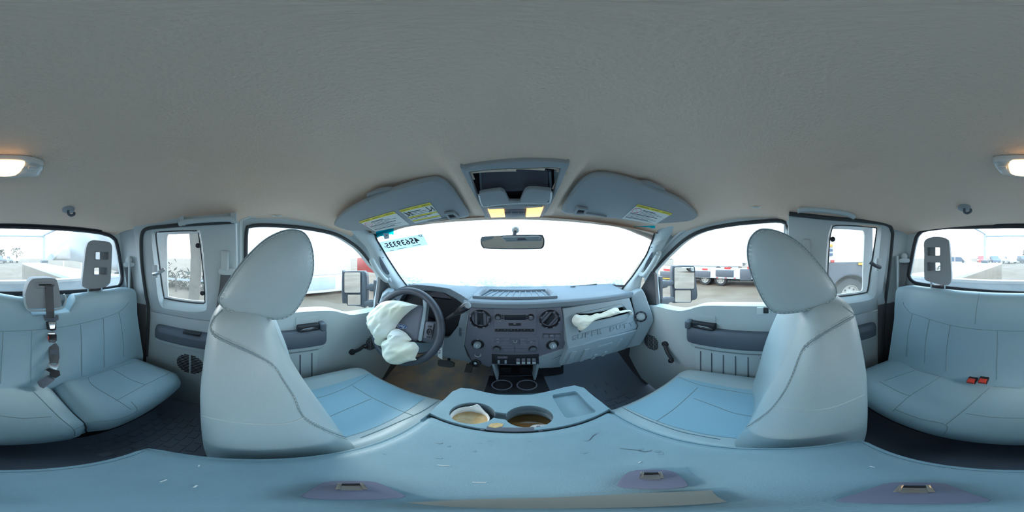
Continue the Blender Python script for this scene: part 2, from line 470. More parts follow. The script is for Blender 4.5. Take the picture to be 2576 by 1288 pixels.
def pix(p): return (1288+math.atan2(p.x, p.y)/(2*PI)*2576, 644-math.atan2(p.z, math.hypot(p.x, p.y))/PI*1288)
g.f = [f for f in g.f if not all(inside(pix(g.v[i]), bin_px) for i in f)]   # opening for the overhead bin
ceiling = mk('ceiling', g, 'headliner', kind='structure', label='grey cloth headliner covering the whole cab roof', cat_='ceiling')
mk('roof_panel', G().box((0, -.14, .285), (1.62, 1.56, .02)), 'white_paint', ceiling)

# ---- doors
WL = [(620, 585), (629, 571), (653, 567), (732, 570), (798, 578.5), (845.5, 590), (880, 609), (907.5, 631), (935, 666), (960, 701), (951, 765), (940, 796), (890, 810), (864, 806), (837, 798), (742, 803), (622, 803), (619, 700)]
WR = [(1981, 575), (1964, 556), (1908, 558), (1841, 565), (1774, 578), (1729, 599), (1692, 630), (1654, 671), (1643, 694), (1651, 772), (1658, 788), (1710, 800), (1751, 790), (1781, 787), (1923, 788), (1985, 792), (1986, 700)]
SILL = {-1: [(985, 776), (951, 781), (940, 783), (890, 792), (864, 788), (837, 782), (800, 782), (742, 786), (690, 787), (608, 787)],
        1: [(1612, 770), (1651, 771), (1680, 778), (1710, 782), (1735, 778), (1751, 773), (1781, 769), (1850, 770), (1923, 771), (1995, 774)]}
def tilt(s, px, py, inset=0.): return onp(px, py, V((s*(.746-inset), 0, 0)), V((s, 0, .2)))
def xin(s, z, inset=0.): return s*(.746-inset-.2*z)
DOOR = {}
PANEL = {}
for s, nm, side in ((-1, 'door_1', 'driver'), (1, 'door_2', 'passenger')):
    d = thing(nm, (s*.78, .40, -1.05), 'grey plastic front door trim with armrest and window winder on the %s side' % side, 'door', kind='structure')
    DOOR[s] = d
    loop = [tilt(s, *p) for p in (WL if s < 0 else WR)]
    inn = resamp(cat(loop, 5, True), 96)
    c = sum(inn, V())/96; out = []
    for i in range(96):
        t = (inn[(i+1) % 96]-inn[i-1]); n_ = V((0, -t.z, t.y)).normalized()
        if n_.dot(inn[i]-c) < 0: n_ = -n_
        p = inn[i]+n_*.075
        p.y = max(p.y, -.084); p.z = min(p.z, .24); p.x = xin(s, p.z); out.append(p)
    off = V((s*.05, 0, 0))
    g = G().loft([inn, out, [p+off for p in out], [p+off for p in inn]], caps=False, cyc=True)
    mk('window_frame', g, 'trim', d)
    mk('window_seal', G().tube([p-V((s*.002, 0, 0)) for p in inn], .009, 8, True), 'seal', d)
    ctr = [i.lerp(o, .55)-V((s*.004, 0, 0)) for i, o in zip(inn, out)]
    k0 = next(i for i in range(96) if ctr[i].z > -.05 and ctr[i-1].z <= -.05)
    mk('frame_bead', G().tube([q for q in ctr[k0:]+ctr[:k0] if q.z > -.05], .007, 6), 'white_frame', d)
    # lower trim
    sl = [onx(px, py, s*.752) for px, py in cat2(SILL[s], 4)]
    y0 = sl[0].y+.06
    poly = [V((s*.752, y0, sl[0].z))]+sl+[V((s*.752, -.086, sl[-1].z)), V((s*.752, -.086, -1.04)), V((s*.752, .62, -1.04)), V((s*.752, .74, -.98)), V((s*.752, .86, -.80))]
    g = plate(poly, [], (s*.752, 0, 0), Y, Z, V((s*.075, 0, 0)))
    PANEL[s] = g.bvh()
    mk('door_panel', g, 'trim', d, bevel=.012, seg=3)
    # mirror sail in front of the glass
    sail = [(958, 698), (966, 690), (990, 735), (996, 790), (948, 782), (953, 740)] if s < 0 else [(1646, 690), (1638, 682), (1606, 735), (1600, 778), (1653, 776), (1649, 735)]
    g = plate([tilt(s, *p, .02) for p in sail], [], tilt(s, *sail[0], .02), Y, V((-s*.2, 0, 1)), V((s*.03, 0, .0)))
    mk('mirror_sail', g, 'brown_trim', d, bevel=.004)

# details on the front doors
def armrest(d, s, y0, y1, zt, zb, cut):
    """bolster with a grip cup; y0 front end, y1 rear end"""
    x0, x1 = s*.754, s*.70
    prof = [(x0, zt), (s*.715, zt), (x1, zt-.02), (x1, zb+.02), (s*.715, zb), (x0, zb)]
    rings = []
    for t, k in ((0, .55), (.03, .9), (.08, 1), (.5, 1), (.92, 1), (1, 1)):
        y = y0+(y1-y0)*t; zc = (zt+zb)/2
        rings.append([V((x0+(x-x0)*k, y, zc+(z-zc)*(.8+.2*k))) for x, z in prof])
    a = mk('armrest', G().loft(rings), 'trim_dark', d, bevel=.006, seg=3)
    for q, ln, zz in ((0, .018, .010),):
        # grip recess and pull handle
        ya, yb = cut
        mk('grip_cup', G().box((s*.742, (ya+yb)/2, zt+.014), (.05, abs(yb-ya), .032)), 'black', a, bevel=.006)
        h = G().tube(cat([V((s*.722, ya-.012, zt+.006)), V((s*.712, (ya+yb)/2, zt+.012)), V((s*.720, yb+.01, zt+.004))], 6), .009, 8)
        mk('door_handle', h, 'gloss_black', a)
        mk('grip_post', G().box((s*.728, ya+.018, zt+.012), (.05, .028, .045)), 'trim_dark', a, bevel=.01, seg=3)
    lp = G().prism([V((s*.752, y0-.005, zb)), V((s*.752, y1, zb)), V((s*.752, y1, zb-.03)), V((s*.752, y0-.02, zb-.03))], V((-s*.028, 0, 0)))
    mk('lower_ledge', lp, 'trim', d, bevel=.012, seg=3)
    mk('upper_plate', G().box((s*.751, (cut[0]+cut[1])/2, zt+.045), (.008, .11, .05)), 'trim', d, bevel=.003)
    return a
armrest(DOOR[-1], -1, .335, -.06, -.375, -.475, (.295, .19))
armrest(DOOR[1], 1, .395, -.06, -.375, -.475, (.365, .245))
for s in (-1, 1):
    d = DOOR[s]
    # map pocket with upright ribs below the armrest
    yr = .30 if s < 0 else .36
    g = plate([V((s*.75, yr, -.515)), V((s*.75, -.06, -.515)), V((s*.75, -.06, -.80)), V((s*.75, yr-.02, -.80))], [], (s*.75, 0, 0), Y, Z, V((-s*.014, 0, 0)))
    pk = mk('map_pocket', g, 'trim', d, bevel=.008)
    for k in range(6):
        y = yr-.035-k*.058
        mk('pocket_groove', G().prism([V((s*.735, y, -.53)), V((s*.735, y-.005, -.53)), V((s*.735, y-.005, -.79)), V((s*.735, y, -.79))], V((-s*.002, 0, 0))), 'trim_dark', pk)
    # loudspeaker: rows of slots cut in a round field
    sp_y, sp_z = (.655, -.585)
    for j in range(11):
        z = sp_z+(j-5)*.0105; hw = math.sqrt(max(0, .06**2-(z-sp_z)**2))
        for a, b in ((-1, -.37), (-.31, .31), (.37, 1)):
            lo, hi = max(-hw, a*.055), min(hw, b*.055)
            if hi-lo > .006: mk('speaker_slot', G().box((s*.7515, sp_y+(lo+hi)/2, z), (.003, hi-lo, .0058)), 'black', d, smooth=False)
    for j in range(12): mk('moulded_line', G().tube([V((s*.752, sp_y-.055-.01*(j % 3), sp_z-.10+j*.018)), V((s*.752, sp_y-.085-.012*(j % 4), sp_z-.10+j*.018))], .0012, 4), 'trim', d)
    # window winder
    a0 = V((s*.742, .545, -.555)) if s > 0 else V((s*.742, .50, -.60))
    b0 = V((s*.715, .475, -.635)) if s > 0 else V((s*.715, .56, -.555))
    cr = mk('window_winder', G().tube(cat([a0, a0.lerp(b0, .5)-V((s*.008, 0, 0)), b0], 5), .011, 8).lathe([(.012, -.002), (.02, 0), (.02, .014), (.012, .02)], a0+V((s*.01, 0, 0)), (-s, 0, 0), 20), 'black', d)
    mk('winder_knob', G().lathe([(.006, 0), (.014, .004), (.016, .018), (.010, .026)], b0, (-s, 0, 0), 20), 'gloss_black', cr)
# lock tab on the passenger sill
mk('lock_tab', G().box(onx(1927, 780, .745), (.02, .024, .03)), 'black', DOOR[1], bevel=.004)
mk('lock_plate', G().box(onx(1920, 782, .748), (.012, .06, .035)), 'white_frame', DOOR[1], bevel=.004)

# ---- rear half doors
RH = {-1: ([(392, 588), (402, 583), (491, 580), (500, 588), (512, 684), (516, 756), (508.5, 763), (419.6, 751), (411, 739), (399, 650)],
           [(380, 586), (392, 577), (492, 575), (504, 588), (516, 684), (521, 762), (508, 784), (430, 778), (402, 765), (390, 684)]),
      1: ([(2087, 599), (2093.6, 574.6), (2107, 566), (2199, 572), (2205, 579.5), (2199, 624), (2189, 686), (2183, 728.7), (2174, 737), (2100, 747), (2082, 746), (2082, 674)],
          [(2083, 599), (2090, 572), (2104, 562), (2206, 567), (2217, 577), (2213, 624), (2208, 690), (2205, 726), (2194, 752), (2120, 765), (2078, 764), (2077, 674)])}
for s, nm, side in ((-1, 'door_3', 'driver'), (1, 'door_4', 'passenger')):
    d = thing(nm, (s*.78, -.35, -1.05), 'grey rear half door with a small window behind the %s seat' % side, 'door', kind='structure')
    DOOR[s*2] = d
    y0, y1 = -.086, -.628
    inset = .045
    hole = resamp(cat([tilt(s, *p, inset) for p in RH[s][1]], 5, True), 64)
    gl = resamp(cat([tilt(s, *p, .0) for p in RH[s][0]], 5, True), 64)
    # line up the two loops
    k0 = min(range(64), key=lambda k: (gl[k]-hole[0]).length); gl = gl[k0:]+gl[:k0]
    if (gl[5]-hole[5]).length > (gl[-5]-hole[5]).length: gl = [gl[0]]+gl[:0:-1]
    zt, zb = .225, -.335
    out = [V((xin(s, zt, inset), y0, zt)), V((xin(s, zt, inset), y1+.03, zt)), V((xin(s, .15, inset), y1, .15)), V((xin(s, zb, inset), y1, zb)), V((xin(s, zb, inset), y0, zb))]
    g = plate(out, [hole], out[0], Y, V((-s*.2, 0, 1)), V((s*.012, 0, 0)))
    PANEL[s*2] = g.bvh()
    mk('door_panel', g, 'trim', d, bevel=.004)
    mk('window_reveal', G().loft([hole, [h.lerp(q, .5)-V((s*.004, 0, 0)) for h, q in zip(hole, gl)], gl], caps=False), 'trim', d)
    mk('window_seal', G().tube(gl, .005, 6, True), 'seal', d)
    xl = s*.757
    lo = [V((xl, y0, -.338)), V((xl, y1, -.338)), V((xl, y1, -1.04)), V((xl, y0, -1.04))]
    mk('lower_panel', plate(lo, [], lo[0], Y, Z, V((s*.05, 0, 0))), 'trim', d, bevel=.004)
    # outer skin closes the door around the glass
    sk = [V((xin(s, .25, -.03), y0+.004, .25)), V((xin(s, .25, -.03), y1, .25)), V((xin(s, -1.04, .1), y1, -1.04)), V((xin(s, -1.04, .1), y0+.004, -1.04))]
    sk = [V((s*.84, p.y, p.z)) for p in sk]
    hole2 = [V((s*.84, p.y, p.z)) for p in gl]
    mk('outer_skin', plate(sk, [hole2], sk[0], Y, Z, V((s*.01, 0, 0))), 'white_paint', d)
    # pull / armrest
    px0, px1 = ((388, 850), (640, 905)) if s < 0 else ((2207, 828), (2060, 850))
    ya = onx(*px0, s*.72).y
    rings = []
    for t, k in ((0, .5), (.04, .9), (.1, 1), (1, 1)):
        y = ya+(-.10-ya)*t; zc = -.445
        rings.append([V((s*.757-(s*.757-x)*k, y, zc+z*(.75+.25*k))) for x, z in ((s*.757, .045), (s*.722, .042), (s*.70, .02), (s*.70, -.028), (s*.722, -.045), (s*.757, -.045))])
    a = mk('armrest', G().loft(rings), 'trim_dark', d, bevel=.006, seg=3)
    mk('grip_cup', G().box((s*.728, -.30, -.402), (.035, .09, .012)), 'black', a, bevel=.004)
    mk('lower_ledge', G().box((s*.745, (ya-.1)/2, -.505), (.03, abs(ya+.1), .03)), 'trim', d, bevel=.01)
    if s < 0:
        for j in range(12):
            cy, cz = -.325, -.645; z = cz+(j-5.5)*.0122; hw = math.sqrt(max(0, .074**2-(z-cz)**2))
            for q in (-1, 1):
                if hw > .01: mk('speaker_slot', G().box((s*.756, cy+q*(hw/2+.003), z), (.003, hw-.005, .0075)), 'black', d, smooth=False)
    # window latch
    lp = tilt(s, *((397, 685) if s < 0 else (2204, 668)), .052)
    la = mk('window_latch', G().box(lp+V((0, -.015, .005)), (.02, .035, .07)), 'trim', d, bevel=.008)
    mk('latch_lever', G().tube([lp+V((-s*.012, -.02, -.01)), lp+V((-s*.02, .02, .0)), lp+V((-s*.005, .045, .02))], .010, 8), 'steel' if s < 0 else 'box_grey', la)
    for py in ((618, 737) if s < 0 else (602,)):
        mk('hinge_knob', G().lathe([(.012, 0), (.012, .008), (.006, .012)], tilt(s, (499 if py < 700 else 510) if s < 0 else 2094, py, .008), (-s, 0, 0), 16), 'black', d)
    # body weather strip around the opening
    wl = [(590, 557), (480, 564), (400, 571), (368, 576), (357, 590), (355, 622), (358, 674), (367, 739), (373, 776), (372, 828), (368, 896)] if s < 0 else [(1985, 538), (2090, 549), (2170, 556), (2228, 564), (2244, 580), (2244, 610), (2236, 690), (2227, 760), (2222, 830), (2221, 890)]
    pts = [tilt(s, px, py, .05) if py < 770 else onx(px, py, s*.75) for px, py in cat2(wl, 6)]
    sealt = mk('weather_strip', G().tube(pts, .010, 8), 'seal', d)

# ---- C-pillars
def cpillar(s, n):
    pts = [(s*.752, -.600), (s*.750, -.66), (s*.746, -.71), (s*.738, -.76), (s*.730, -.80)] if s < 0 else [(.752, -.600), (.748, -.66), (.735, -.71), (.712, -.76), (.69, -.80)]
    zz = lambda a, b: [V((x, y, a+(b-a)*k/8)) for k in range(9) for x, y in ()]
    def colm(za, zb):
        P = cat([V((x, y, 0)) for x, y in pts], 4)
        return lambda a, b: (lambda q, z: V((q.x-s*max(0, z)*.16, q.y, z)))(P[min(len(P)-1, int(round(a*(len(P)-1))))], za+(zb-za)*b)
    m = len(cat([V((x, y, 0)) for x, y in pts], 4))-1
    t = thing('trim_%d' % n, (s*.74, -.68, -1.05), 'grey rear corner pillar trim behind the half door with the %s' % ('handled grab strap side window' if 0 else ('speaker grille' if s < 0 else 'wheel of a parked truck seen through it')), 'pillar', kind='structure')
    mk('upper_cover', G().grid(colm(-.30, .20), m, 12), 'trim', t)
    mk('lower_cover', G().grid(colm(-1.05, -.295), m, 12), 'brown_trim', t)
    mk('recess_plate', G().box((s*.738 if s < 0 else .716, -.72, -.10), (.012, .07, .20), (V((.55, s*.83, 0)).normalized(), V((-s*.83, .55, 0)).normalized(), Z)), 'trim', t, bevel=.003)
    return t
cpillar(-1, 1); cpillar(1, 2)

# ---- rear wall and rear window
RWP = [(0, 569), (70, 571), (139.7, 574), (209.6, 579.6), (251.5, 585), (279.5, 593.5), (292, 604.7), (299, 637), (307.4, 692.8), (306, 711), (297.6, 720.7), (272.5, 725), (209, 732), (100, 736), (0, 738),
       (2576, 738), (2466, 732), (2376, 723), (2339, 718.4), (2302, 712), (2291, 704.5), (2286, 692), (2288, 681), (2298.6, 622), (2306, 594), (2317, 582), (2334, 577), (2373, 572), (2435, 571), (2500, 569.5)]
rw = [ony(px, py, -.785) for px, py in RWP]
g = plate([V((-.84, -.785, -1.05)), V((.84, -.785, -1.05)), V((.84, -.785, .27)), V((-.84, -.785, .27))], [rw], (0, -.785, 0), X, Z, V((0, -.03, 0)))
mk('wall_rear', g, 'trim', kind='structure', label='rear cab wall framing the back window', cat_='wall')
rwall = bpy.data.objects['wall_rear']
mk('window_seal', G().tube(resamp(rw, 120), .012, 8, True), 'black', rwall)
mk('headliner_edge', G().tube([ony(px, py, -.775) for px, py in ((255, 577), (220, 571), (140, 565), (60, 561), (-60, 560), (-140, 562), (-220, 568))], .012, 8), 'black', rwall)

# ---- front wall (firewall)
g = G().grid(lambda a, b: V((-.86+1.72*a, 1.06, -1.05+.88*b)), 4, 4)
mk('wall_front', G().box((0, 1.08, -.62), (1.74, .04, .86)), 'rubber', kind='structure', label='dark firewall behind the dashboard and pedals', cat_='wall')
for s, nm in ((-1, 'wall_left'), (1, 'wall_right')):
    g = G().prism([V((s*.76, .70, -1.05)), V((s*.76, 1.10, -1.05)), V((s*.76, 1.10, -.25)), V((s*.76, .80, -.25)), V((s*.76, .76, -.6))], V((s*.05, 0, 0)))
    mk(nm, g, 'brown_trim', kind='structure', label='dark kick panel in the %s foot well' % ('driver' if s < 0 else 'passenger'), cat_='wall', bevel=.01)

# ---- windshield, header and A-pillars
def ws(a, b):
    """a across, b from header to cowl"""
    x = -1+2*a; top = V((x*.70, .625-.055*x*x, .160-.045*x*x)); bot = V((x*.77, 1.035-.10*x*x, -.205-.012*x*x))
    p = top.lerp(bot, b); p.y += .03*math.sin(PI*b)*0; return p
g = G().grid(ws, 24, 14); WS = g.bvh()
wo = mk('window_1', g, 'glass', kind='structure', label='frosted windshield, whitest along its foot', cat_='window')
wm = bpy.data.materials.new('windshield_frost'); wm.use_nodes = True; wo.data.materials.clear(); wo.data.materials.append(wm)
nt = wm.node_tree; nt.nodes.clear(); L = nt.links.new
o_ = nt.nodes.new('ShaderNodeOutputMaterial'); tr = nt.nodes.new('ShaderNodeBsdfTransparent'); tr.inputs[0].default_value = (.50, .52, .53, 1); tl = nt.nodes.new('ShaderNodeBsdfTranslucent'); tl.inputs[0].default_value = (.62, .66, .68, 1)
df = nt.nodes.new('ShaderNodeBsdfDiffuse'); df.inputs[0].default_value = (.75, .95, 1.0, 1)
geo = nt.nodes.new('ShaderNodeNewGeometry'); sp = nt.nodes.new('ShaderNodeSeparateXYZ'); L(geo.outputs['Position'], sp.inputs[0])
no = nt.nodes.new('ShaderNodeTexNoise'); no.inputs['Scale'].default_value = 60; no.inputs['Detail'].default_value = 12; L(geo.outputs['Position'], no.inputs['Vector'])
no2 = nt.nodes.new('ShaderNodeTexNoise'); no2.inputs['Scale'].default_value = 6; no2.inputs['Detail'].default_value = 4; L(geo.outputs['Position'], no2.inputs['Vector'])
mr = nt.nodes.new('ShaderNodeMapRange'); mr.inputs[1].default_value = EYE-.06; mr.inputs[2].default_value = EYE-.17; L(sp.outputs['Z'], mr.inputs[0])
ad = nt.nodes.new('ShaderNodeMath'); ad.operation = 'ADD'; L(no.outputs['Fac'], ad.inputs[0]); L(no2.outputs['Fac'], ad.inputs[1])
th_ = nt.nodes.new('ShaderNodeMapRange'); th_.inputs[1].default_value = .80; th_.inputs[2].default_value = 1.2; th_.inputs[4].default_value = .62; L(ad.outputs[0], th_.inputs[0])
ad3 = nt.nodes.new('ShaderNodeMath'); ad3.operation = 'MULTIPLY'; ad3.use_clamp = True; L(mr.outputs[0], ad3.inputs[0]); L(th_.outputs[0], ad3.inputs[1])
m1 = nt.nodes.new('ShaderNodeMixShader'); m1.inputs[0].default_value = .55; L(tr.outputs[0], m1.inputs[1]); L(tl.outputs[0], m1.inputs[2])
m2 = nt.nodes.new('ShaderNodeMixShader'); L(ad3.outputs[0], m2.inputs[0]); L(m1.outputs[0], m2.inputs[1]); L(df.outputs[0], m2.inputs[2]); L(m2.outputs[0], o_.inputs[0])
# blue shade band along the top edge, ragged below
def band(px0, px1, py, dep):
    out = []
    for k in range(25):
        x = px0+(px1-px0)*k/24; yy = py(x)
        out.append((x, yy+dep*(.6+.8*abs(noise.noise(V((x*.13, 0, 3)))))))
    top_ = [(px1, py(px1)-12), (px0, py(px0)-12)]
    return out+top_
for nm, px0, px1, py, dep in (('shade_band', 946, 990, lambda x: 590-(x-946)*.16, 8), ('shade_band', 1440, 1648, lambda x: 551+(x-1524)*.135, 10)):
    vs, fs = tri(band(px0, px1, py, dep), [], 4.)
    p3 = []
    for p in vs:
        h = WS.ray_cast(V((0, 0, 0)), D(p[0], p[1])); p3.append((h[0] if h[0] else D(p[0], p[1])*.8)*.996)
    gg = G(); gg.add(*thick(p3, fs, V((0, .001, .001)))); mk(nm, gg, 'tint_strip', wo)

AP = {-1: ([(875, 572), (900, 600), (910.5, 609), (926.6, 631), (933.5, 651), (946, 673), (961.5, 694), (976, 710), (986.6, 730), (988, 745)],
           [(935, 582), (945.4, 592), (947.5, 602), (960, 623), (975, 648), (986.6, 666), (1006, 695.6), (1024, 719), (1032, 730)]),
      1: ([(1735, 556), (1703, 573), (1686, 592), (1669, 623), (1659, 637), (1650, 648), (1633, 676), (1616, 696), (1612, 715), (1610, 735)],
          [(1660, 562), (1648, 573), (1645, 592), (1638, 612), (1626, 640), (1613, 662), (1590, 696), (1570, 720), (1562, 730)])}
for s, n, who in ((-1, 3, 'driver'), (1, 4, 'passenger')):
    oe, ie = AP[s]
    N = 24
    oo = resamp([V((a, b, 0)) for a, b in oe], N, False); ii = resamp([V((a, b, 0)) for a, b in ie], N, False)
    O3 = []; I3 = []
    for k in range(N):
        t = k/(N-1)
        O3.append(onx(oo[k].x, oo[k].y, s*(.685+.055*t)))
        h = WS.ray_cast(V((0, 0, 0)), D(ii[k].x, ii[k].y)); I3.append(h[0] if h[0] else onx(ii[k].x, ii[k].y, s*(.66+.04*t)))
    rows = []
    for k in range(N):
        a, b = O3[k], I3[k]; row = []
        for j in range(9):
            t = j/8; p = a.lerp(b, t); p = p*(1-.045*math.sin(PI*t)); row.append(p)
        rows.append([a*1.03]+row+[b*1.04])
    g = G().loft(rows, caps=False, closed=False)
    t = mk('trim_%d' % n, g, 'trim', kind='structure', label='grey windshield pillar trim with grab handle on the %s side' % who, cat_='pillar')
    # grab handle bar along the pillar; recess shade painted as a dark patch behind
    hp = [(934, 652), (944, 672), (958, 692), (972, 705), (984, 704)] if s < 0 else [(1659, 634), (1648, 655), (1633, 678), (1621, 692), (1612, 690)]
    bv = g.bvh()
    hb = []
    for px, py in cat2(hp, 5):
        h = bv.ray_cast(V((0, 0, 0)), D(px, py)); hb.append((h[0] if h[0] else onx(px, py, s*.70))*.965)
    mk('grab_handle', G().tube(hb, [.012]+[.015]*(len(hb)-2)+[.012], 10), 'trim', t)
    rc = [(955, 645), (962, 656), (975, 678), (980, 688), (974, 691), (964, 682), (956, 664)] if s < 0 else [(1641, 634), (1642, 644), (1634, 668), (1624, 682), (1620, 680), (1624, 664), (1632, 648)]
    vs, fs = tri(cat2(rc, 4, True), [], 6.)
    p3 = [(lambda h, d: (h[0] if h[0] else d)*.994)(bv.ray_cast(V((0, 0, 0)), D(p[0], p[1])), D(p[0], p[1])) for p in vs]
    gg = G(); gg.add(*thick(p3, fs, V((s*.004, .004, 0)))); mk('recess_shade', gg, 'trim_dark', t)
    for px, py in ([(956, 629), (963, 648)] if s < 0 else [(1640, 622)]):
        h = bv.ray_cast(V((0, 0, 0)), D(px, py))
        if h[0]: mk('trim_screw', G().lathe([(.0035, -.002), (.0035, .002)], h[0], -D(px, py), 10), 'black', t)
    se = [q*1.0 for q in I3]
    mk('glass_seal', G().tube([q*.99 for q in I3], .004, 6), 'black', t)

# header strip between headliner and glass
g = G().grid(lambda a, b: V(((-.70+1.4*a), .585+.055*b-.055*((-1+2*a)**2)*1.0, .150-.030*((-1+2*a)**2)+.02*b-.006*(1-b))), 30, 3)
mk('trim_5', g, 'headliner', kind='structure', label='headliner edge strip above the windshield', cat_='trim')

# ---- side and rear panes
PANE = {}
for n, loop, m, lab in ((2, [tilt(-1, *p, -.012) for p in WL], 'glass', 'driver door window, glaring white outside'),
                        (3, [tilt(1, *p, -.012) for p in WR], 'glass', 'passenger door window looking on a parked flatbed trailer'),
                        (4, [tilt(-1, *p, -.004) for p in RH[-1][0]], 'glass_dusty', 'dusty half door window behind the driver seat'),
                        (5, [tilt(1, *p, -.004) for p in RH[1][0]], 'glass_dusty', 'dusty half door window showing a truck wheel')):
    lp = resamp(cat(loop, 4, True), 60); s = 1 if lp[0].x > 0 else -1
    c = sum(lp, V())/60; lp = [c+(p-c)*1.03 for p in lp]
    mk('window_%d' % n, plate(lp, [], lp[0], Y, V((-s*.2, 0, 1)), V((s*.004, 0, 0))), m, kind='structure', label=lab, cat_='window')
c = sum(rw, V())/len(rw)
mk('window_6', plate([c+(p-c)*1.01+V((0, -.012, 0)) for p in rw], [], (0, -.797, 0), X, Z, V((0, -.004, 0))), 'glass_dusty', kind='structure', label='wide back window above the rear bench', cat_='window')

# ================================================================== FRONT SEATS
HEAD = {-1: crop(480, 500, 1.894)((480, 148), (540, 165), (575, 230), (583, 330), (560, 420), (500, 530), (440, 570), (380, 572), (280, 565), (180, 530), (135, 490), (150, 440), (230, 320), (330, 215), (410, 165)),
        1: crop(1860, 480, 1.893)((110, 183), (60, 215), (40, 270), (45, 350), (75, 440), (130, 545), (180, 580), (250, 580), (350, 560), (440, 520), (462, 480), (440, 430), (380, 350), (290, 255), (200, 200))}
CUSH_SEAMS = {-1: [[(760, 1008), (818, 996), (881, 970), (937, 935.6)], [(886.5, 970), (934, 999), (1000, 1030), (1040, 1045)], [(815, 1054), (870, 1030), (934, 1003)], [(907, 1101), (960, 1080), (1010, 1058), (1060, 1035), (1112, 1002)]],
              1: [[(1648, 928), (1700, 946), (1760, 968), (1850, 985), (1930, 998)], [(1652, 1059), (1700, 1025), (1755, 975)], [(1745, 1002), (1800, 1022), (1850, 1040), (1925, 1052)], [(1560, 1022), (1620, 1052), (1700, 1082), (1760, 1096), (1812, 1105)]]}
BACK_SEAMS = {-1: [[(559, 780), (540, 800), (530, 822), (538, 840.6), (570, 859), (617, 880), (659.5, 901), (691, 922), (712, 954), (738.7, 996), (765, 1049), (818, 1081), (881, 1104)],
                   [(499, 1043), (559, 1057), (638, 1066), (717.6, 1065), (765, 1050)]],
              1: [[(2120, 770), (2148, 791.7), (2134.7, 802), (2071, 839), (2023.8, 873.6), (2008, 902.6), (1992, 945), (1971, 987), (1939, 1029), (1891.7, 1066), (1845, 1092)],
                  [(1963, 1024), (2034, 1032), (2097.7, 1024), (2178, 992)]]}
def front_seat(s, xc, dy, name, label):
    t = thing(name, (xc, .25+dy, -1.05), label, 'car seat')
    B = lambda y: y+dy
    # backrest: stacked rounded sections
    st = [(-.74, .235, .17, -.085), (-.66, .245, .175, -.09), (-.55, .25, .155, -.092), (-.45, .246, .138, -.095), (-.36, .238, .118, -.098), (-.28, .226, .093, -.10), (-.21, .207, .066, -.098), (-.165, .190, .048, -.096), (-.13, .172, .034, -.092), (-.110, .150, .018, -.080), (-.10, .10, .0, -.06)]
    rings = []
    for z, hw, yf, yb in st:
        r = []
        for p in sering((xc, B((yf+yb)/2), z), X, Y, hw, (yf-yb)/2, 4.2, 56):
            u = abs((p.x-xc)/hw); 
            if p.y > B((yf+yb)/2): p.y -= .03*math.exp(-(u/.55)**4)*min(1, (-.1-z)*6)   # hollow between the side bolsters
            r.append(p)
        rings.append(r)
    # refine rings smoothly
    cols = list(zip(*rings)); cols = [cat(list(c), 3) for c in cols]; rings = [list(r) for r in zip(*cols)]
    g = G().loft(rings); bk = mk('backrest', g, 'vinyl', t); bv = g.bvh()
    seam = G(); th = G()
    main = trace(bv, BACK_SEAMS[s][0], .0005, limit=1.0); seam.tube(main, .0017, 6)
    for o in (-7, 7):
        q = [(px+(o*.5 if py > 900 else 0)*s*-1, py+o*.8) for px, py in BACK_SEAMS[s][0]]
        stitches(th, trace(bv, q[1:], .0012, limit=1.0))
    mk('side_seam', seam, 'seam', bk)
    mk('stitching', th, 'thread', bk, kind='stuff')
    mk('lower_seam', G().tube(trace(bv, BACK_SEAMS[s][1], .0003, limit=1.0), .0016, 5), 'thread', bk)
    # headrest: egg-shaped in profile, stitched around the side panel
    xp = s*.305 if s < 0 else .335
    prof = cat([onx(px, py, xp) for px, py in HEAD[s]], 4, True)
    c = sum(prof, V())/len(prof); half = abs(xc-xp)
    rings = []
    for dx, k in ((-.020, .10), (-.019, .45), (-.015, .75), (-.008, .93), (0, 1.0), (.012, 1.015), (half, 1.05), (2*half-.012, 1.015), (2*half, 1.0), (2*half+.008, .93), (2*half+.015, .75), (2*half+.02, .3)):
        rings.append([V((xp+s*dx, c.y+(p.y-c.y)*k, c.z+(p.z-c.z)*k)) for p in prof])
    gh = G().loft(rings); hd = mk('headrest', gh, 'vinyl', t)
    edge = [V((xp-s*.0015, c.y+(p.y-c.y)*1.0, c.z+(p.z-c.z)*1.0)) for p in prof]
    mk('headrest_piping', G().tube(edge, .0016, 6, True), 'seam', hd)
    e2 = [V((xp-s*.009, c.y+(p.y-c.y)*.955, c.z+(p.z-c.z)*.955)) for p in prof]
    mk('stitching', stitches(G(), e2+[e2[0]]), 'thread', hd, kind='stuff')
    zb = min(p.z for p in prof)
    for q in (-1, 1):
        mk('headrest_post', G().tube([V((xc+q*.06, c.y-.01, zb+.03)), V((xc+q*.06, B(-.02), -.125))], .006, 10), 'chrome', hd)
    mk('headrest_collar', G().loft([sering((xc-s*.03, B(-.025), z), X, Y, w, .035, 3, 24) for z, w in ((-.118, .10), (-.106, .095), (-.098, .08))]), 'vinyl', t)
    # cushion
    def prof_c(y, zt, zb_, hw, bol):
        r = []
        for k in range(25):
            u = -1+2*k/24; e = max(0, abs(u)-.86)/.14
            z = zt+bol*min(1, max(0, (abs(u)-.52)/.26))-.0*u-.055*e**2.2
            r.append(V((xc+u*hw, y, z)))
        r += [V((xc+hw*.985, y, zb_+.03)), V((xc+hw*.93, y, zb_)), V((xc-hw*.93, y, zb_)), V((xc-hw*.985, y, zb_+.03))]
        return r
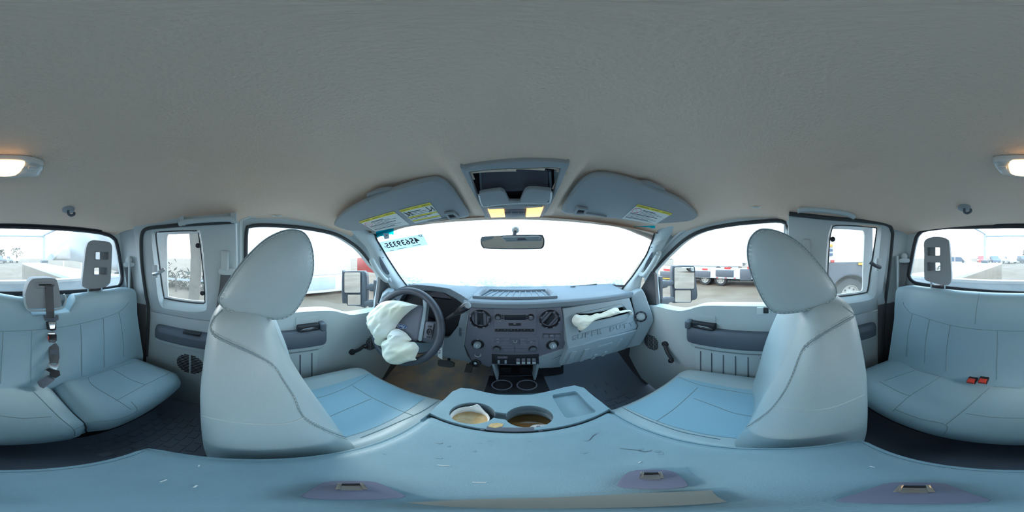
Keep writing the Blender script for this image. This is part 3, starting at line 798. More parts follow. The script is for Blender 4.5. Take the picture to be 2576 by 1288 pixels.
    rr = [prof_c(B(y), zt, zb_, hw, bo) for y, zt, zb_, hw, bo in ((.04, -.70, -.86, .235, .02), (.10, -.685, -.86, .25, .03), (.2, -.675, -.86, .255, .035), (.3, -.668, -.86, .255, .032), (.4, -.662, -.86, .252, .022), (.46, -.664, -.855, .248, .014), (.495, -.675, -.84, .243, .006), (.515, -.70, -.82, .238, .0), (.52, -.735, -.80, .23, -.01))]
    cols = [cat(list(c_), 3) for c_ in zip(*rr)]; rr = [list(r) for r in zip(*cols)]
    gc = G().loft(rr); cu = mk('seat_cushion', gc, 'vinyl', t); cb = gc.bvh()
    # perforated centre panel lying on the cushion top
    def top_at(x, y):
        h = cb.ray_cast(V((x, y, 0)), V((0, 0, -1))); return (h[0]+V((0, 0, .0015))) if h[0] else None
    vs = {}; gp = G(); NX, NY = 16, 16
    for i in range(NX+1):
        for j in range(NY+1):
            p = top_at(xc+(-.60+1.2*i/NX)*.25, B(.10+.385*j/NY))
            if p: vs[(i, j)] = len(gp.v); gp.v.append(p)
    for i in range(NX):
        for j in range(NY):
            q = [(i, j), (i+1, j), (i+1, j+1), (i, j+1)]
            if all(k in vs for k in q): gp.f.append([vs[k] for k in q])
    mk('perforated_panel', gp, 'vinyl_perf', cu)
    sg = G()
    for ln in CUSH_SEAMS[s]: sg.tube(trace(cb, ln, .002, limit=1.3), .0018, 5)
    mk('cushion_seam', sg, 'seam', cu)
    # seat base
    mk('seat_base', G().box((xc, B(.26), -.94), (.40, .40, .20)), 'black', t, bevel=.01)
    return t
front_seat(-1, -.432, 0., 'driver_seat', 'grey vinyl front seat standing behind the steering wheel')
front_seat(1, .468, -.103, 'passenger_seat', 'grey vinyl front seat standing before the glove box')

# ================================================================== CENTRE CONSOLE
HC = -.44                        # height of its top below the eye
t = thing('center_console', (.017, .15, -1.05), 'grey padded centre console with cup holders between the front seats', 'console')
xl, xr = -.148, .182; cx = (xl+xr)/2; hw = (xr-xl)/2
def cring(y, z, k, w=hw): return V((cx+k*w, y, z))
body = []
for z, w, ya, yb in ((HC-.012, hw+.002, -.118, .40), (HC-.05, hw+.012, -.120, .402), (HC-.16, hw+.030, -.10, .40), (HC-.40, hw+.02, -.05, .36)):
    body.append([V((cx+a, (ya+yb)/2+b, z)) for a, b in rrect(0, 0, 2*w, yb-ya, .03)])
mk('console_body', G().loft(body, caps=False), 'console', t)
# padded lid: crowned top with curved front edge
def lid_pt(a, b):
    u = -1+2*a; yf = .262-.0*u-.028*(1-u*u); y = -.114+(yf+.114)*b
    e = max(0, max(abs(u)-.90, 0)/.10); f = max(0, (.07-b)/.07); f2 = max(0, (b-.97)/.03)
    return V((cx+u*hw, y, HC-.012*e**2-.010*f**2-.006*f2**2))
gl = G().grid(lid_pt, 40, 30)
lid = mk('console_lid', gl, 'console', t); lv = gl.bvh()
edge = [lid_pt(0, b/20) for b in range(0, 21)]; edge2 = [lid_pt(1, b/20) for b in range(0, 21)]
mk('lid_edge', G().tube(edge[::-1]+[lid_pt(a/20, 0) for a in range(1, 20)]+edge2, .004, 6), 'console', lid)
rnd = random.Random(3)
spots = [(966, 1141), (1107, 1114), (1128, 1122), (1104, 1152), (1193, 1135), (1235, 1120), (1232, 1109), (1210, 1115), (1476, 1108), (1500, 1090), (1470, 1139), (1655, 1136), (1662, 1141), (1612, 1130), (1330, 1110)]
for px, py in spots:
    p = onz(px, py, HC+.0006); r = rnd.uniform(.0014, .0034)
    mk('dirt_spot', G().prism([p+V((r*math.cos(a)*rnd.uniform(.6, 1.2), r*math.sin(a)*rnd.uniform(.6, 1.2), 0)) for a in [k*PI/4 for k in range(8)]], V((0, 0, .0004))), 'spot', lid, smooth=False)
for px, py, ln in ((1118, 1170, .010), (1207, 1212, .007), (505, 1172, .005), (418, 1210, .008), (500, 1224, .006), (2190, 1175, .005), (1606, 1162, .004)):
    p = onz(px, py, HC+.0008)
    mk('pale_scuff', G().tube([p-V((ln/2, .002, 0)), p+V((ln/2, -.001, 0))], .0008, 4), 'label', lid)
for ln in ([(1560, 1128), (1600, 1132), (1622, 1137), (1640, 1133)], [(1482, 1108), (1492, 1096), (1502, 1090)]):
    mk('hair_crack', G().tube([onz(*p, HC+.0005) for p in ln], .0006, 4), 'trim_dark', lid)
# cup holder tray in front
def disc(px, py, r, z=HC): p = onz(px, py, z); return p
cA = V((-.074, .298, HC)); cB = V((.031, .292, HC)); rC = .043
fr = [(xl-.001, .236), (xl-.002, .30), (xl+.004, .375), (xl+.018, .400), (xl+.045, .403), (cx-.05, .385), (cx+.03, .384), (xr-.05, .402), (xr-.02, .402), (xr-.002, .38), (xr+.002, .30), (xr+.001, .250)]
rear = [(lambda p: (p.x, p.y+.006))(lid_pt(a/14, 1)) for a in range(14, -1, -1)]
outl = [V((a, b, HC)) for a, b in fr+rear]
join = [V((-.052, .285, HC)), V((-.052, .308, HC)), V((-.018, .306, HC)), V((-.018, .282, HC))]
# the two cups are joined by a notch: one keyhole-shaped opening
hole = []
a0 = math.asin(.012/rC)
for k in range(29): a = a0+(2*PI-2*a0)*k/28; hole.append(cA+V((rC*math.cos(a), rC*math.sin(a), 0)))
for k in range(29): a = PI+a0+(2*PI-2*a0)*k/28; hole.append(cB+V((rC*math.cos(a), rC*math.sin(a), 0)))
slot = [V((a, b, HC)) for a, b in rrect(.124, .322, .062, .105, .008)]
g = plate(outl, [hole, slot], (0, 0, HC), X, Y, V((0, 0, -.03)))
tray = mk('cup_tray', g, 'console', t, bevel=.004, seg=3)
mk('cup_well', G().loft([[p+V((0, 0, -.004)) for p in hole], [p+V((0, 0, -.075)) for p in hole]], caps=False), 'dash', t)
mk('cup_floor', plate([p+V((0, 0, -.074)) for p in hole], [], (0, 0, HC-.074), X, Y, V((0, 0, -.004))), 'dash', t)
mk('slot_floor', plate([V((p.x, p.y, HC-.012)) for p in slot], [], (0, 0, HC-.012), X, Y, V((0, 0, -.005))), 'console', t)
lp = lambda a: lid_pt(a, 1)+V((0, .012, .003))
mk('lid_latch', G().loft([[lp(a)+V((0, y, z)) for y, z in ((-.008, -.004), (-.009, .003), (.004, .004), (.008, -.002), (.006, -.008))] for a in (.33, .345, .36, .40, .45, .5, .535, .55)]), 'trim_dark', t, bevel=.001)
for a in (.315, .575): mk('latch_gap', G().box(lp(a)+V((0, 0, -.004)), (.006, .02, .006)), 'stack', t)
mk('coffee_smear', G().prism([cA.lerp(cB, .5)+V((x-.004, y-.038, .0006)) for x, y in ((-.012, -.006), (0, -.009), (.01, -.003), (.012, .006), (.002, .009), (-.009, .005))], V((0, 0, .0004))), 'latte', tray)
# paper cup with coffee dregs, torn rim
t = thing('paper_cup', cA+V((-.004, -.006, -.072)), 'torn white paper cup holding milky coffee in the cup holder nearest the driver seat', 'cup')
b0 = BASE[t]
rim = []
for k in range(40):
    a = 2*PI*k/40; r = .0375; h = .050+.012*max(0, math.sin(a-.6))+(.022*math.exp(-((a-1.35)/.28)**2))+.0018*noise.noise(V((k*.9, 0, 0)))
    rim.append((a, r, h))
gcup = G().loft([[b0+V((.026*math.cos(a), .026*math.sin(a), 0)) for a, r, h in rim], [b0+V((.030*math.cos(a), .030*math.sin(a), .018)) for a, r, h in rim], [b0+V((r*math.cos(a), r*math.sin(a), h)) for a, r, h in rim], [b0+V(((r-.0015)*math.cos(a), (r-.0015)*math.sin(a), h)) for a, r, h in rim], [b0+V((.029*math.cos(a), .029*math.sin(a), .018)) for a, r, h in rim], [b0+V((.025*math.cos(a), .025*math.sin(a), .003)) for a, r, h in rim]])
mk('cup_wall', gcup, 'paper', t)
mk('coffee', G().lathe([(.0345, .038), (.0345, .0395)], b0, Z, 32), 'latte', t)
o = mk('spilled_coffee', plate([p+V((0, 0, -.052)) for p in [cB+V(((rC-.001)*math.cos(2*PI*k/32), (rC-.001)*math.sin(2*PI*k/32), 0)) for k in range(32)]], [], (0, 0, HC-.052), X, Y, V((0, 0, -.004))), 'coffee', label='dark brown coffee pooled in the cup holder nearest the passenger seat', cat_='coffee')
sc = [(.0, -.012), (.008, -.006), (.02, -.004), (.032, -.008), (.030, -.022), (.018, -.028), (.006, -.022)]
mk('paper_scrap', G().prism([cB+V((a*1.0, b, -.0505+.002*math.sin(a*200))) for a, b in cat2(sc, 3, True)], V((0, 0, .0012))), 'paper', label='soggy white paper scrap floating in the dark coffee', cat_='paper')
# three feet of a removed camera stand and the strip beside them
def foot(px, py, rot, ln, wd, label):
    p = onz(px, py, HC+.002); r = Matrix.Rotation(rot, 3, 'Z'); u = r @ X; v_ = r @ Y
    t = thing('stand_foot', p, label, 'stand foot', 'feet of a small camera stand')
    q = [p+u*a+v_*b for a, b in cat2([(-ln*.5, -wd*.35), (-ln*.1, -wd*.5), (ln*.42, -wd*.42), (ln*.52, 0), (ln*.42, wd*.42), (-ln*.1, wd*.5), (-ln*.5, wd*.35)], 3, True)]
    mk('foot_pad', G().prism(q, V((0, 0, .006))), 'metal_foot', t, bevel=.0015)
    for k in (-1, 1): mk('hinge_cheek', G().box(p+u*ln*.18+v_*k*wd*.17+V((0, 0, .010)), (ln*.36, wd*.08, .009), (u, v_, Z)), 'chrome', t, bevel=.001)
    mk('hinge_pin', G().box(p+u*ln*.30+V((0, 0, .009)), (ln*.07, wd*.3, .006), (u, v_, Z)), 'black', t)
    mk('hinge_plate', G().box(p+u*ln*.10+V((0, 0, .0075)), (ln*.26, wd*.26, .003), (u, v_, Z)), 'steel', t)
foot(885, 1233, math.radians(148), .048, .03, 'dark foot of a small camera stand pointing at the driver seat on the console lid')
foot(1640, 1206, math.radians(42), .050, .034, 'dark foot of a small camera stand pointing at the glove box on the console lid')
foot(2300, 1240, math.radians(-52), .055, .034, 'dark foot of a small camera stand pointing at the rear bench on the console lid')
pp = [onz(px, py, HC+.003) for px, py in ((1020, 1264), (1200, 1256), (1400, 1251), (1600, 1241), (1790, 1233))]
qq = [onz(px, py, HC+.003) for px, py in ((1830, 1262), (1700, 1272), (1500, 1278), (1300, 1279), (1100, 1272))]
mk('flat_strip', plate(cat(pp, 4)+cat(qq, 4), [], pp[0], X, Y, V((0, 0, .003))), 'brass_plate', label='flat grey metal strip lying across the console lid between the stand feet', cat_='strip', bevel=.0005)

# ================================================================== REAR BENCH
t = thing('rear_bench', (0, -.5, -1.05), 'grey vinyl rear bench seat with split cushion below the back window', 'bench seat')
def back_prof(x):
    e = max(0, (abs(x)-.62 if x < 0 else x-.55)/.10)
    top = -.185+.02*(x > -.1)*min(1, (x+.1)/.1 if x > -.1 else 0)
    f = 1-.35*e**2
    return [V((x, y, z)) for y, z in ((-.775, -.74), (-.64+.03*e, -.74), (-.606+.03*e*e, -.66), (-.618+.03*e*e, -.56), (-.635+.03*e*e, -.45), (-.650+.03*e*e, -.36), (-.652+.03*e*e, -.30), (-.656+.03*e*e, -.25-.01*e), (-.668+.03*e, top-.02-.012*e*e), (-.692+.02*e, top-.016*e*e), (-.725, top-.006-.02*e*e), (-.765, top-.05), (-.775, -.40))]
def bench_back(xa, xb):
    N = 40; R = []
    for k in range(N+1):
        x = xa+(xb-xa)*k/N
        R.append(cat(back_prof(x), 3, True))
    return G().loft(R)
gb = bench_back(-.705, .64)
# pocket for the centre headrest is a lowered notch
for p in gb.v:
    if -.33 < p.x < -.11 and p.z > -.28 and p.y > -.76:
        k = max(0, min(1, min(p.x+.33, -.11-p.x)/.02)); p.z = min(p.z, p.z*(1-k)+k*(-.262+.10*(p.z+.262)))
bench = mk('backrest', gb, 'vinyl_rear', t); bb = gb.bvh()
sg = G()
for ln in ([(-40, 833), (60, 832), (160, 822), (240, 805), (298, 785), (325, 760)], [(2536, 833), (2450, 828), (2378, 815), (2320, 797), (2290, 787)], [(2290, 787), (2275, 770), (2272, 760)],
           [(8, 834), (2, 965)], [(80, 833), (78, 962)], [(203, 817), (206, 880), (206, 945)], [(260, 800), (262, 860), (262, 924)], [(300, 786), (308, 840), (311, 897)],
           [(2509, 834), (2508, 955)], [(2390, 818), (2381, 880), (2379, 935)], [(2338, 803), (2328, 860), (2325, 915)], [(2295, 790), (2284, 840), (2280, 898)], [(2463, 737), (2456, 780), (2452, 815)]):
    sg.tube(trace(bb, ln, .001, 6, limit=1.5), .0014, 5)
mk('backrest_seam', sg, 'seam', bench)
# cushions
def bench_cushion(xa, xb, nm):
    def ring(x, e):
        zt = -.632; k = 1-e*e
        pr = [(-.615, -.70), (-.622, zt-.012-.05*e*e), (-.58, zt-.05*e*e), (-.50, zt+.001-.045*e*e), (-.42, zt-.006-.04*e*e), (-.365, zt-.02-.03*e*e), (-.33+.03*e*e*-1, zt-.045-.02*e*e), (-.318-.035*e*e, zt-.08), (-.325-.03*e*e, zt-.115), (-.36, zt-.13), (-.50, zt-.13)]
        return cat([V((x, y, z)) for y, z in pr], 3, True)
    N = 30; R = []
    for k in range(N+1):
        x = xa+(xb-xa)*k/N; dd = min(x-xa, xb-x); e = max(0, 1-dd/.055); R.append(ring(x, e))
    g = G().loft(R); return mk('seat_cushion', g, 'vinyl_rear', t), g.bvh()
cl, clb = bench_cushion(-.685, -.208, 'l'); cr_, crb = bench_cushion(-.203, .67, 'r')
for ob, bv, lines in ((cl, clb, [[(200, 960), (222, 950), (245, 940), (300, 922), (338, 910)], [(222, 950), (235, 970), (300, 1010), (330, 1030)], [(285, 930), (330, 955), (365, 968)], [(292, 1008), (365, 968), (412, 945), (440, 930)], [(232, 1062), (290, 1056), (330, 1042), (345, 1030), (330, 1010)]]),
                      (cr_, crb, [[(85, 985), (110, 1010), (150, 1050), (185, 1080), (188, 1096)], [(2576, 1046), (60, 1052), (130, 1048)], [(185, 1082), (222, 1066)], [(2260, 895), (2300, 928), (2355, 945), (2362, 950), (2290, 995), (2245, 1035)], [(2212, 960), (2260, 985), (2290, 996)], [(2225, 958), (2262, 945), (2300, 932)], [(2252, 1030), (2310, 1052), (2380, 1070), (2372, 1095)], [(2490, 975), (2440, 1020), (2380, 1068)], [(2500, 972), (2570, 978)], [(2430, 1040), (2500, 1050), (2575, 1052)]])):
    sg = G()
    for ln in lines:
        if ln[0][0]-ln[1][0] > 1500: ln = [(a if a < 1500 else a-2576, b) for a, b in ln]
        sg.tube(trace(bv, ln, .001, 6, limit=1.5), .0012, 5)
    mk('cushion_seam', sg, 'seam', ob)
mk('bench_base', G().box((0, -.60, -.90), (1.34, .30, .30)), 'black', t)
# outer headrests: open frames with two windows on chrome posts
def rear_headrest(outl_px, holes_px, y, tilt_n, posts, closed=()):
    out = cat2(outl_px, 4, True); n_ = V(tilt_n).normalized(); p0 = ony(*outl_px[0], y)
    f = lambda p: onp(p[0], p[1], p0, n_)
    O = [f(p) for p in out]; Hs = [[f(p) for p in h] for h in holes_px]
    u = n_.cross(Z).normalized()
    back = n_*-.045 if n_.y > 0 else n_*.045
    g = plate(O, Hs, p0, u, n_.cross(u), back)
    h = mk('headrest', g, 'visor', t, bevel=.010, seg=3)
    fr_ = [rp for rp in Hs]
    for hl in Hs: mk('window_rim', G().tube([q*.998 for q in hl], .0022, 6, True), 'visor', h)
    for hx in closed:
        Q = [f(p)+back*.86 for p in hx]; mk('recess_back', plate(Q, [], Q[0], u, n_.cross(u), back*.1), 'visor', h)
    for px, py0, py1 in posts:
        a = onp(px, py0-8, p0, n_)+back*.5; b_ = onp(px, py1+6, p0, n_)+back*.5
        mk('headrest_post', G().tube([a, b_], .006, 10), 'chrome', h)
    mk('post_guide', G().box(onp(sum(p[0] for p in posts)/len(posts), posts[0][2]-2, p0, n_)+back*.6, (.05, .03, .02)), 'black', h, bevel=.003)
cL = crop(0, 560, 7.156); cR = crop(2280, 560, 6.439)
hl = lambda c, x0, y0, x1, y1, r=22: c(*rrect((x0+x1)/2, (y0+y1)/2, x1-x0, y1-y0, r, 3))
rear_headrest(cL((1640, 325), (1800, 325), (1960, 350), (2015, 420), (2015, 600), (1995, 1000), (1970, 1100), (1890, 1160), (1760, 1185), (1600, 1190), (1500, 1160), (1480, 1080), (1515, 750), (1560, 430)),
              [hl(cL, 1715, 525, 1965, 670), hl(cL, 1690, 805, 1940, 945)], -.70, V((.35, 1, 0)), [(224, 720, 735), (258, 718, 733)], [hl(cL, 1835, 515, 1990, 680, 4), hl(cL, 1820, 795, 1965, 955, 4)])
rear_headrest(cR((420, 232), (560, 232), (660, 265), (695, 340), (720, 700), (725, 930), (690, 1005), (600, 1015), (420, 970), (310, 930), (288, 850), (288, 500), (292, 300)),
              [hl(cR, 330, 395, 550, 540), hl(cR, 330, 640, 555, 785)], -.70, V((-.30, 1, 0)), [(2340, 712, 726), (2374, 716, 728)], [hl(cR, 310, 385, 440, 550, 4), hl(cR, 310, 630, 440, 795, 4)])
# centre headrest with belt slot
c0 = crop(0, 690, 4.292)
out = cat2(c0((340, 60), (400, 45), (580, 45), (620, 80), (645, 200), (660, 330), (600, 365), (330, 370), (290, 340), (270, 240), (300, 120)), 4, True)
slot = c0(*rrect(490, 116, 140, 18, 8, 3))
f = lambda p: onp(p[0], p[1], V((0, -.655, 0)), V((0, 1, .10)))
g = plate([f(p) for p in out], [[f(p) for p in slot]], (0, -.655, 0), X, V((0, -.1, 1)), V((0, -.07, 0)))
chd = mk('center_headrest', g, 'visor', t, bevel=.012, seg=3)
mk('belt_slot_rim', G().tube([f(p)*.995 for p in c0(*rrect(490, 118, 200, 55, 20, 4))], .0025, 6, True), 'visor', chd)
mk('belt_slot', plate([f(p)+V((0, -.02, 0)) for p in c0(*rrect(490, 118, 170, 40, 12, 3))], [], (0, -.675, 0), X, Z, V((0, -.002, 0))), 'black', chd)
mk('notch_piping', G().tube([f(p)*.985 for p in cat2(c0((265, 240), (275, 330), (310, 385), (400, 395), (500, 392), (620, 378), (690, 350), (712, 270), (690, 215)), 5)], .005, 6), 'vinyl', t)

# red belt buckles between the bench cushion and its backrest
for px, lab in ((2447, 'red seat belt buckle peeping from the bench crease, further from the centre belt'), (2475, 'red seat belt buckle peeping from the bench crease, nearer the centre belt')):
    p = ony(px, 955, -.60)
    tb = thing('belt_buckle', p, lab, 'buckle', 'red buckles in the rear bench crease')
    mk('buckle_body', G().box(p, (.036, .05, .016)), 'black', tb, bevel=.003)
    mk('release_button', G().box(p+V((0, .016, .004)), (.030, .026, .014)), 'red', tb, bevel=.003)
    mk('button_slot', G().box(p+V((0, .0295, .004)), (.022, .001, .003)), 'ink', tb)

# ================================================================== DASHBOARD
dash = thing('dashboard', (.0, .85, -1.05), 'grey moulded dashboard with black centre stack below the windshield', 'dashboard')
# soft top pad
def lip(x):
    r = max(0, x-.2); return (.645+r*.12, -.212-r*.058)
def pad_fn(a, b):
    x = -.20+.85*a; y0, z0 = lip(x); ye = 1.03-.085*((x)/.7)**2
    prof = [(y0+.012, z0-.012), (y0, z0-.004), (y0+.002, z0+.014), (y0+.012, z0+.021), (y0+.12, z0+.021), (ye, -.194)]
    k = b*5; i = min(4, int(k)); t = k-i
    p, q = prof[i], prof[i+1]; return V((x, p[0]+(q[0]-p[0])*t, p[1]+(q[1]-p[1])*t))
g = G().grid(pad_fn, 40, 25); PAD = g.bvh()
tp = mk('top_pad', g, 'pad', dash, sharp=70)
# shallow tray with ribs on the pad
tz = -.1905
def padpt(px, py, z=tz): return onz(px, py, z)
fr0, fr1, bk0, bk1 = padpt(1188, 750), padpt(1403, 750), padpt(1222, 731), padpt(1380, 731)
g = G()
rim = [fr0, fr1, bk1, bk0]
tray = mk('dash_tray', plate(rim, [[fr0.lerp(bk1, .06)+V((.006, -.0, 0)), fr1.lerp(bk0, .06)+V((-.006, 0, 0)), bk1+V((-.022, -.012, 0)), bk0+V((.022, -.012, 0))]], fr0, X, Y, V((0, 0, .012))), 'pad', dash, bevel=.003)
for k in range(10):
    a = fr0.lerp(fr1, .10+.8*k/9)+V((0, .018, .001)); b_ = bk0.lerp(bk1, .12+.76*k/9)+V((0, -.016, .001))
    mk('tray_rib', G().tube([a, b_], .0035, 6), 'pad', tray)
for k in (-1, 1):
    a = (fr0 if k < 0 else fr1)+V((-k*.022, .012, .004)); b_ = (bk0 if k < 0 else bk1)+V((-k*.005, 0, .004))
    mk('tray_end', G().tube([a, a.lerp(b_, .5)+V((0, 0, .006)), b_], [.006, .012, .012], 8), 'trim_dark', tray)
# cluster hood over the gauges
RO = [(985, 742), (998, 727), (1020, 719), (1047, 716), (1090, 720), (1131, 726), (1160, 742), (1179, 754), (1182, 772)]
RI = [(1003, 760), (1012, 743), (1030, 735), (1050, 731), (1074, 730), (1118, 736), (1145, 750), (1164, 764), (1160, 790)]
N = 36
ro = resamp([V((a, b, 0)) for a, b in RO], N, False); ri = resamp([V((a, b, 0)) for a, b in RI], N, False)
R3 = [ony(p.x, p.y, .715-.065*max(0, (k/(N-1)-.55)/.45)) for k, p in enumerate(ro)]
I3 = [ony(p.x, p.y, .725-.060*max(0, (k/(N-1)-.55)/.45)) for k, p in enumerate(ri)]
far = [V((min(-.19, p.x), 1.03-.085*(p.x/.7)**2-.02, -.193)) for p in R3]
mid = [V((p.x, p.y+.10, p.z-.004)) for p in R3]
hood = mk('cluster_hood', G().loft([far, mid, [p+V((0, .012, .0)) for p in R3], R3, I3, [p+V((0, .10, -.004)) for p in I3]], caps=False, closed=False), 'pad', dash, sharp=50)
cl0 = ony(1000, 735, .80); 
fpl = [(990, 770), (1003, 742), (1045, 730), (1110, 734), (1160, 765), (1156, 822), (1120, 850), (1000, 850)]
clus = mk('instrument_cluster', plate([ony(px, py, .80) for px, py in fpl], [], (0, .80, 0), X, Z, V((0, .01, 0))), 'stack', dash)
for px, py, r in ((1137, 782, .040), (1095, 770, .03), (1040, 765, .03), (1020, 790, .045)):
    c_ = ony(px, py, .797)
    ga = mk('gauge', G().lathe([(r, 0), (r, .010), (r-.004, .012), (r-.006, .004), (.001, .004)], c_, -Y, 32), 'black', clus)
    tk = G()
    for k in range(9):
        a = math.radians(225-270*k/8); tk.tube([c_+V((math.cos(a)*r*.62, -.006, math.sin(a)*r*.62)), c_+V((math.cos(a)*r*.78, -.006, math.sin(a)*r*.78))], .0011, 4)
    mk('gauge_ticks', tk, 'white_ink', ga)
for px, py in ((1113, 762), (1131, 764)): mk('indicator', G().box(ony(px, py, .79), (.008, .004, .009)), 'white_ink', clus)
# knee panel and steering-side fascia
kp = [(1000, 790), (1035, 850), (1128, 850), (1152, 820), (1163, 772), (1182, 772), (1167, 868), (1176, 895), (1190, 913), (1150, 905), (1114, 898), (1060, 889), (985, 875), (955, 850), (960, 790)]
KP = (V((0, .70, -.25)), V((0, 1, .16)))
g = plate([onp(px, py, *KP) for px, py in kp], [], KP[0], X, V((0, -.16, 1)), V((0, .03, 0)))
knee = mk('knee_panel', g, 'dash', dash, bevel=.004)
for k in range(7):
    p = onp(1158, 826+k*3.0, *KP)+V((0, -.001, 0)); mk('vent_slot', G().box(p, (.012, .003, .0022)), 'black', knee, smooth=False)
mk('fascia_strip', G().tube([onp(px, py, *KP)+V((0, -.006, 0)) for px, py in ((1182, 773), (1174, 820), (1168, 866))], .0025, 6), 'trim', knee)

# ---- centre stack
SP, SN = V((0, .655, -.215)), V((0, 1, .10)); SNn = SN.normalized(); SU = V((0, -.10, 1)).normalized()
cs = crop(1150, 720, 4.6)
def st(cx, cy, off=0.): (px, py), = cs((cx, cy)); return onp(px, py, SP-SNn*off, SN)
out = [(150, 236), (420, 246), (900, 246), (1205, 240), (1245, 450), (1272, 640), (1262, 715), (1225, 800), (975, 897), (945, 908), (405, 908), (375, 940), (165, 862), (118, 760), (82, 680), (95, 560), (135, 330)]
stack = mk('center_stack', plate([st(*p) for p in out], [], SP, X, SU, V((0, .06, 0))), 'stack', dash, bevel=.006, seg=3)
def vent(px, py, rpx, rot, P=None, Nn=None, dimple=False, par=dash):
    c_ = st(px, py) if P is None else P; n_ = -(SNn if Nn is None else Nn); u = X if Nn is None else n_.cross(Z).normalized()*-1
    r = rpx
    ring = []
    v = mk('air_vent', G().lathe([(r*.80, -.012), (r*.80, .004), (r*.88, .010), (r*.97, .010), (r, .004), (r, -.004)], c_, n_, 40, cap=False), 'gloss_black', par)
    v_ = n_.cross(u).normalized()
    for k in range(8):
        a = PI/8+k*PI/4; p = c_+(u*math.cos(a)+v_*math.sin(a))*r*.93+n_*.009
        mk('ring_notch', G().box(p, (.010, .006, .005), (u*-math.sin(a)+v_*math.cos(a), u*math.cos(a)+v_*math.sin(a), n_)), 'stack', v, bevel=.001)
    if dimple:
        mk('vent_disc', G().lathe([(.001, .006), (r*.4, .008), (r*.78, .004), (r*.8, -.004)], c_, n_, 32), 'trim', v)
        mk('vent_split', G().tube([c_+u*math.cos(a)*r*.7+v_*math.sin(a)*r*.7*.5-v_*r*.25+n_*.010 for a in [PI+k*PI/10 for k in range(11)]], .001, 4), 'ink', v)
    else:
        mk('vent_well', G().lathe([(r*.8, -.002), (r*.74, -.012), (.001, -.014)], c_, n_, 32), 'gloss_black', v)
        a = math.radians(rot); w1 = u*math.cos(a)+v_*math.sin(a); w2 = u*-math.sin(a)+v_*math.cos(a)
        blade = [c_+w1*x+w2*y+n_*.002 for x, y in ((-r*.30, -r*.68), (r*.30, -r*.68), (r*.30, r*.68), (-r*.30, r*.68))]
        mk('vent_vane', G().loft([[c_+w1*x*r+w2*y*r+n_*z for x, z in ((-.30, -.006), (-.26, .006), (-.10, .002), (.10, .002), (.26, .006), (.30, -.006))] for y in (-.66, -.3, .3, .66)]), 'gloss_black', v, bevel=.001)
        for q in (-.55, .55): mk('vent_slat', G().box(c_+w1*q*r-n_*.004, (.002, r*1.0, .012), (w1, w2, n_)), 'black', v)
    return v
vent(268, 378, .045, 0, par=stack); vent(1072, 380, .045, -38, par=stack)
# radio
def stbox(name, x0, y0, x1, y1, dep, m, par, bev=.0015, off=0.):
    P = [st(x0, y0, off), st(x1, y0, off), st(x1, y1, off), st(x0, y1, off)]
    return mk(name, plate(P, [], P[0], X, SU, -SNn*dep), m, par, bevel=bev)
radio = stbox('radio', 428, 258, 912, 552, .004, 'stack', stack)
stbox('display', 545, 326, 795, 384, .0055, 'gloss_black', radio)
def knob(cx, cy, r, h, par, m='black', name='knob'):
    c_ = st(cx, cy)
    return mk(name, G().lathe([(r*1.0, 0), (r, h*.8), (r*.9, h), (.0005, h)], c_, -SNn, 28), m, par)
for cx_ in (475, 850):
    kn = knob(cx_, 348, .0135, .016, radio)
    mk('knob_face', G().lathe([(.0085, .016), (.0085, .0165), (.0005, .0165)], st(cx_, 348), -SNn, 24), 'stack', kn)
for x, y in ((527, 335), (527, 367), (803, 340), (803, 368)): stbox('button', x-10, y-8, x+10, y+8, .006, 'black', radio)
stbox('seek_bar', 595, 422, 738, 450, .0065, 'black', radio, .002)
for k in range(6): stbox('preset_button', 438+k*76, 489, 510+k*76, 519, .0065, 'black', radio, .0015)
tx = lambda s_, cx, cy, sz, off, par, m='white_ink', nm='lettering': mk(nm, text_g(s_, sz, st(cx, cy, off), X, SU, .0003), m, par, merge=0, smooth=False)
for k in range(6): tx(str(k+1), 474+k*76, 505, .006, .0067, radio)
tx('SEEK', 666, 436, .005, .0067, radio); tx('MENU', 850, 350, .004, .0168, radio); tx('VOL PUSH', 478, 400, .004, .0044, radio)
# climate controls
cp = [(400, 600), (420, 588), (915, 588), (938, 604), (940, 730), (920, 762), (420, 762), (398, 735)]
clim = mk('climate_panel', plate([st(*p) for p in cp], [], SP, X, SU, -SNn*.003), 'stack', stack, bevel=.001)
for x0, x1 in ((424, 512), (516, 608), (725, 802), (808, 912)):
    for y0, y1 in ((600, 628), (632, 658)): stbox('climate_button', x0, y0, x1, y1, .0055, 'stack', clim, .001)
fb = stbox('airflow_button', 614, 602, 720, 660, .006, 'trim_dark', clim, .001)
mk('airflow_mark', G().tube([st(a, b, .0068) for a, b in cat2([(650, 628), (655, 645), (670, 652), (690, 645), (694, 628)], 4)], .0008, 4), 'white_ink', clim)
for x0, x1 in ((510, 662), (668, 828)):
    for y0, y1 in ((680, 714), (718, 754)): stbox('climate_button', x0, y0, x1, y1, .0055, 'stack', clim, .001)
for cx_ in (460, 875):
    kn = knob(cx_, 713, .0155, .015, clim); mk('knob_ring', G().lathe([(.013, .012), (.0135, .0155), (.010, .0165), (.0005, .0165)], st(cx_, 713), -SNn, 24), 'trim_dark', kn)
for s_, x, y in (('A/C', 470, 614), ('OFF', 470, 646), ('MAX', 860, 646)): tx(s_, x, y, .005, .0058, clim)
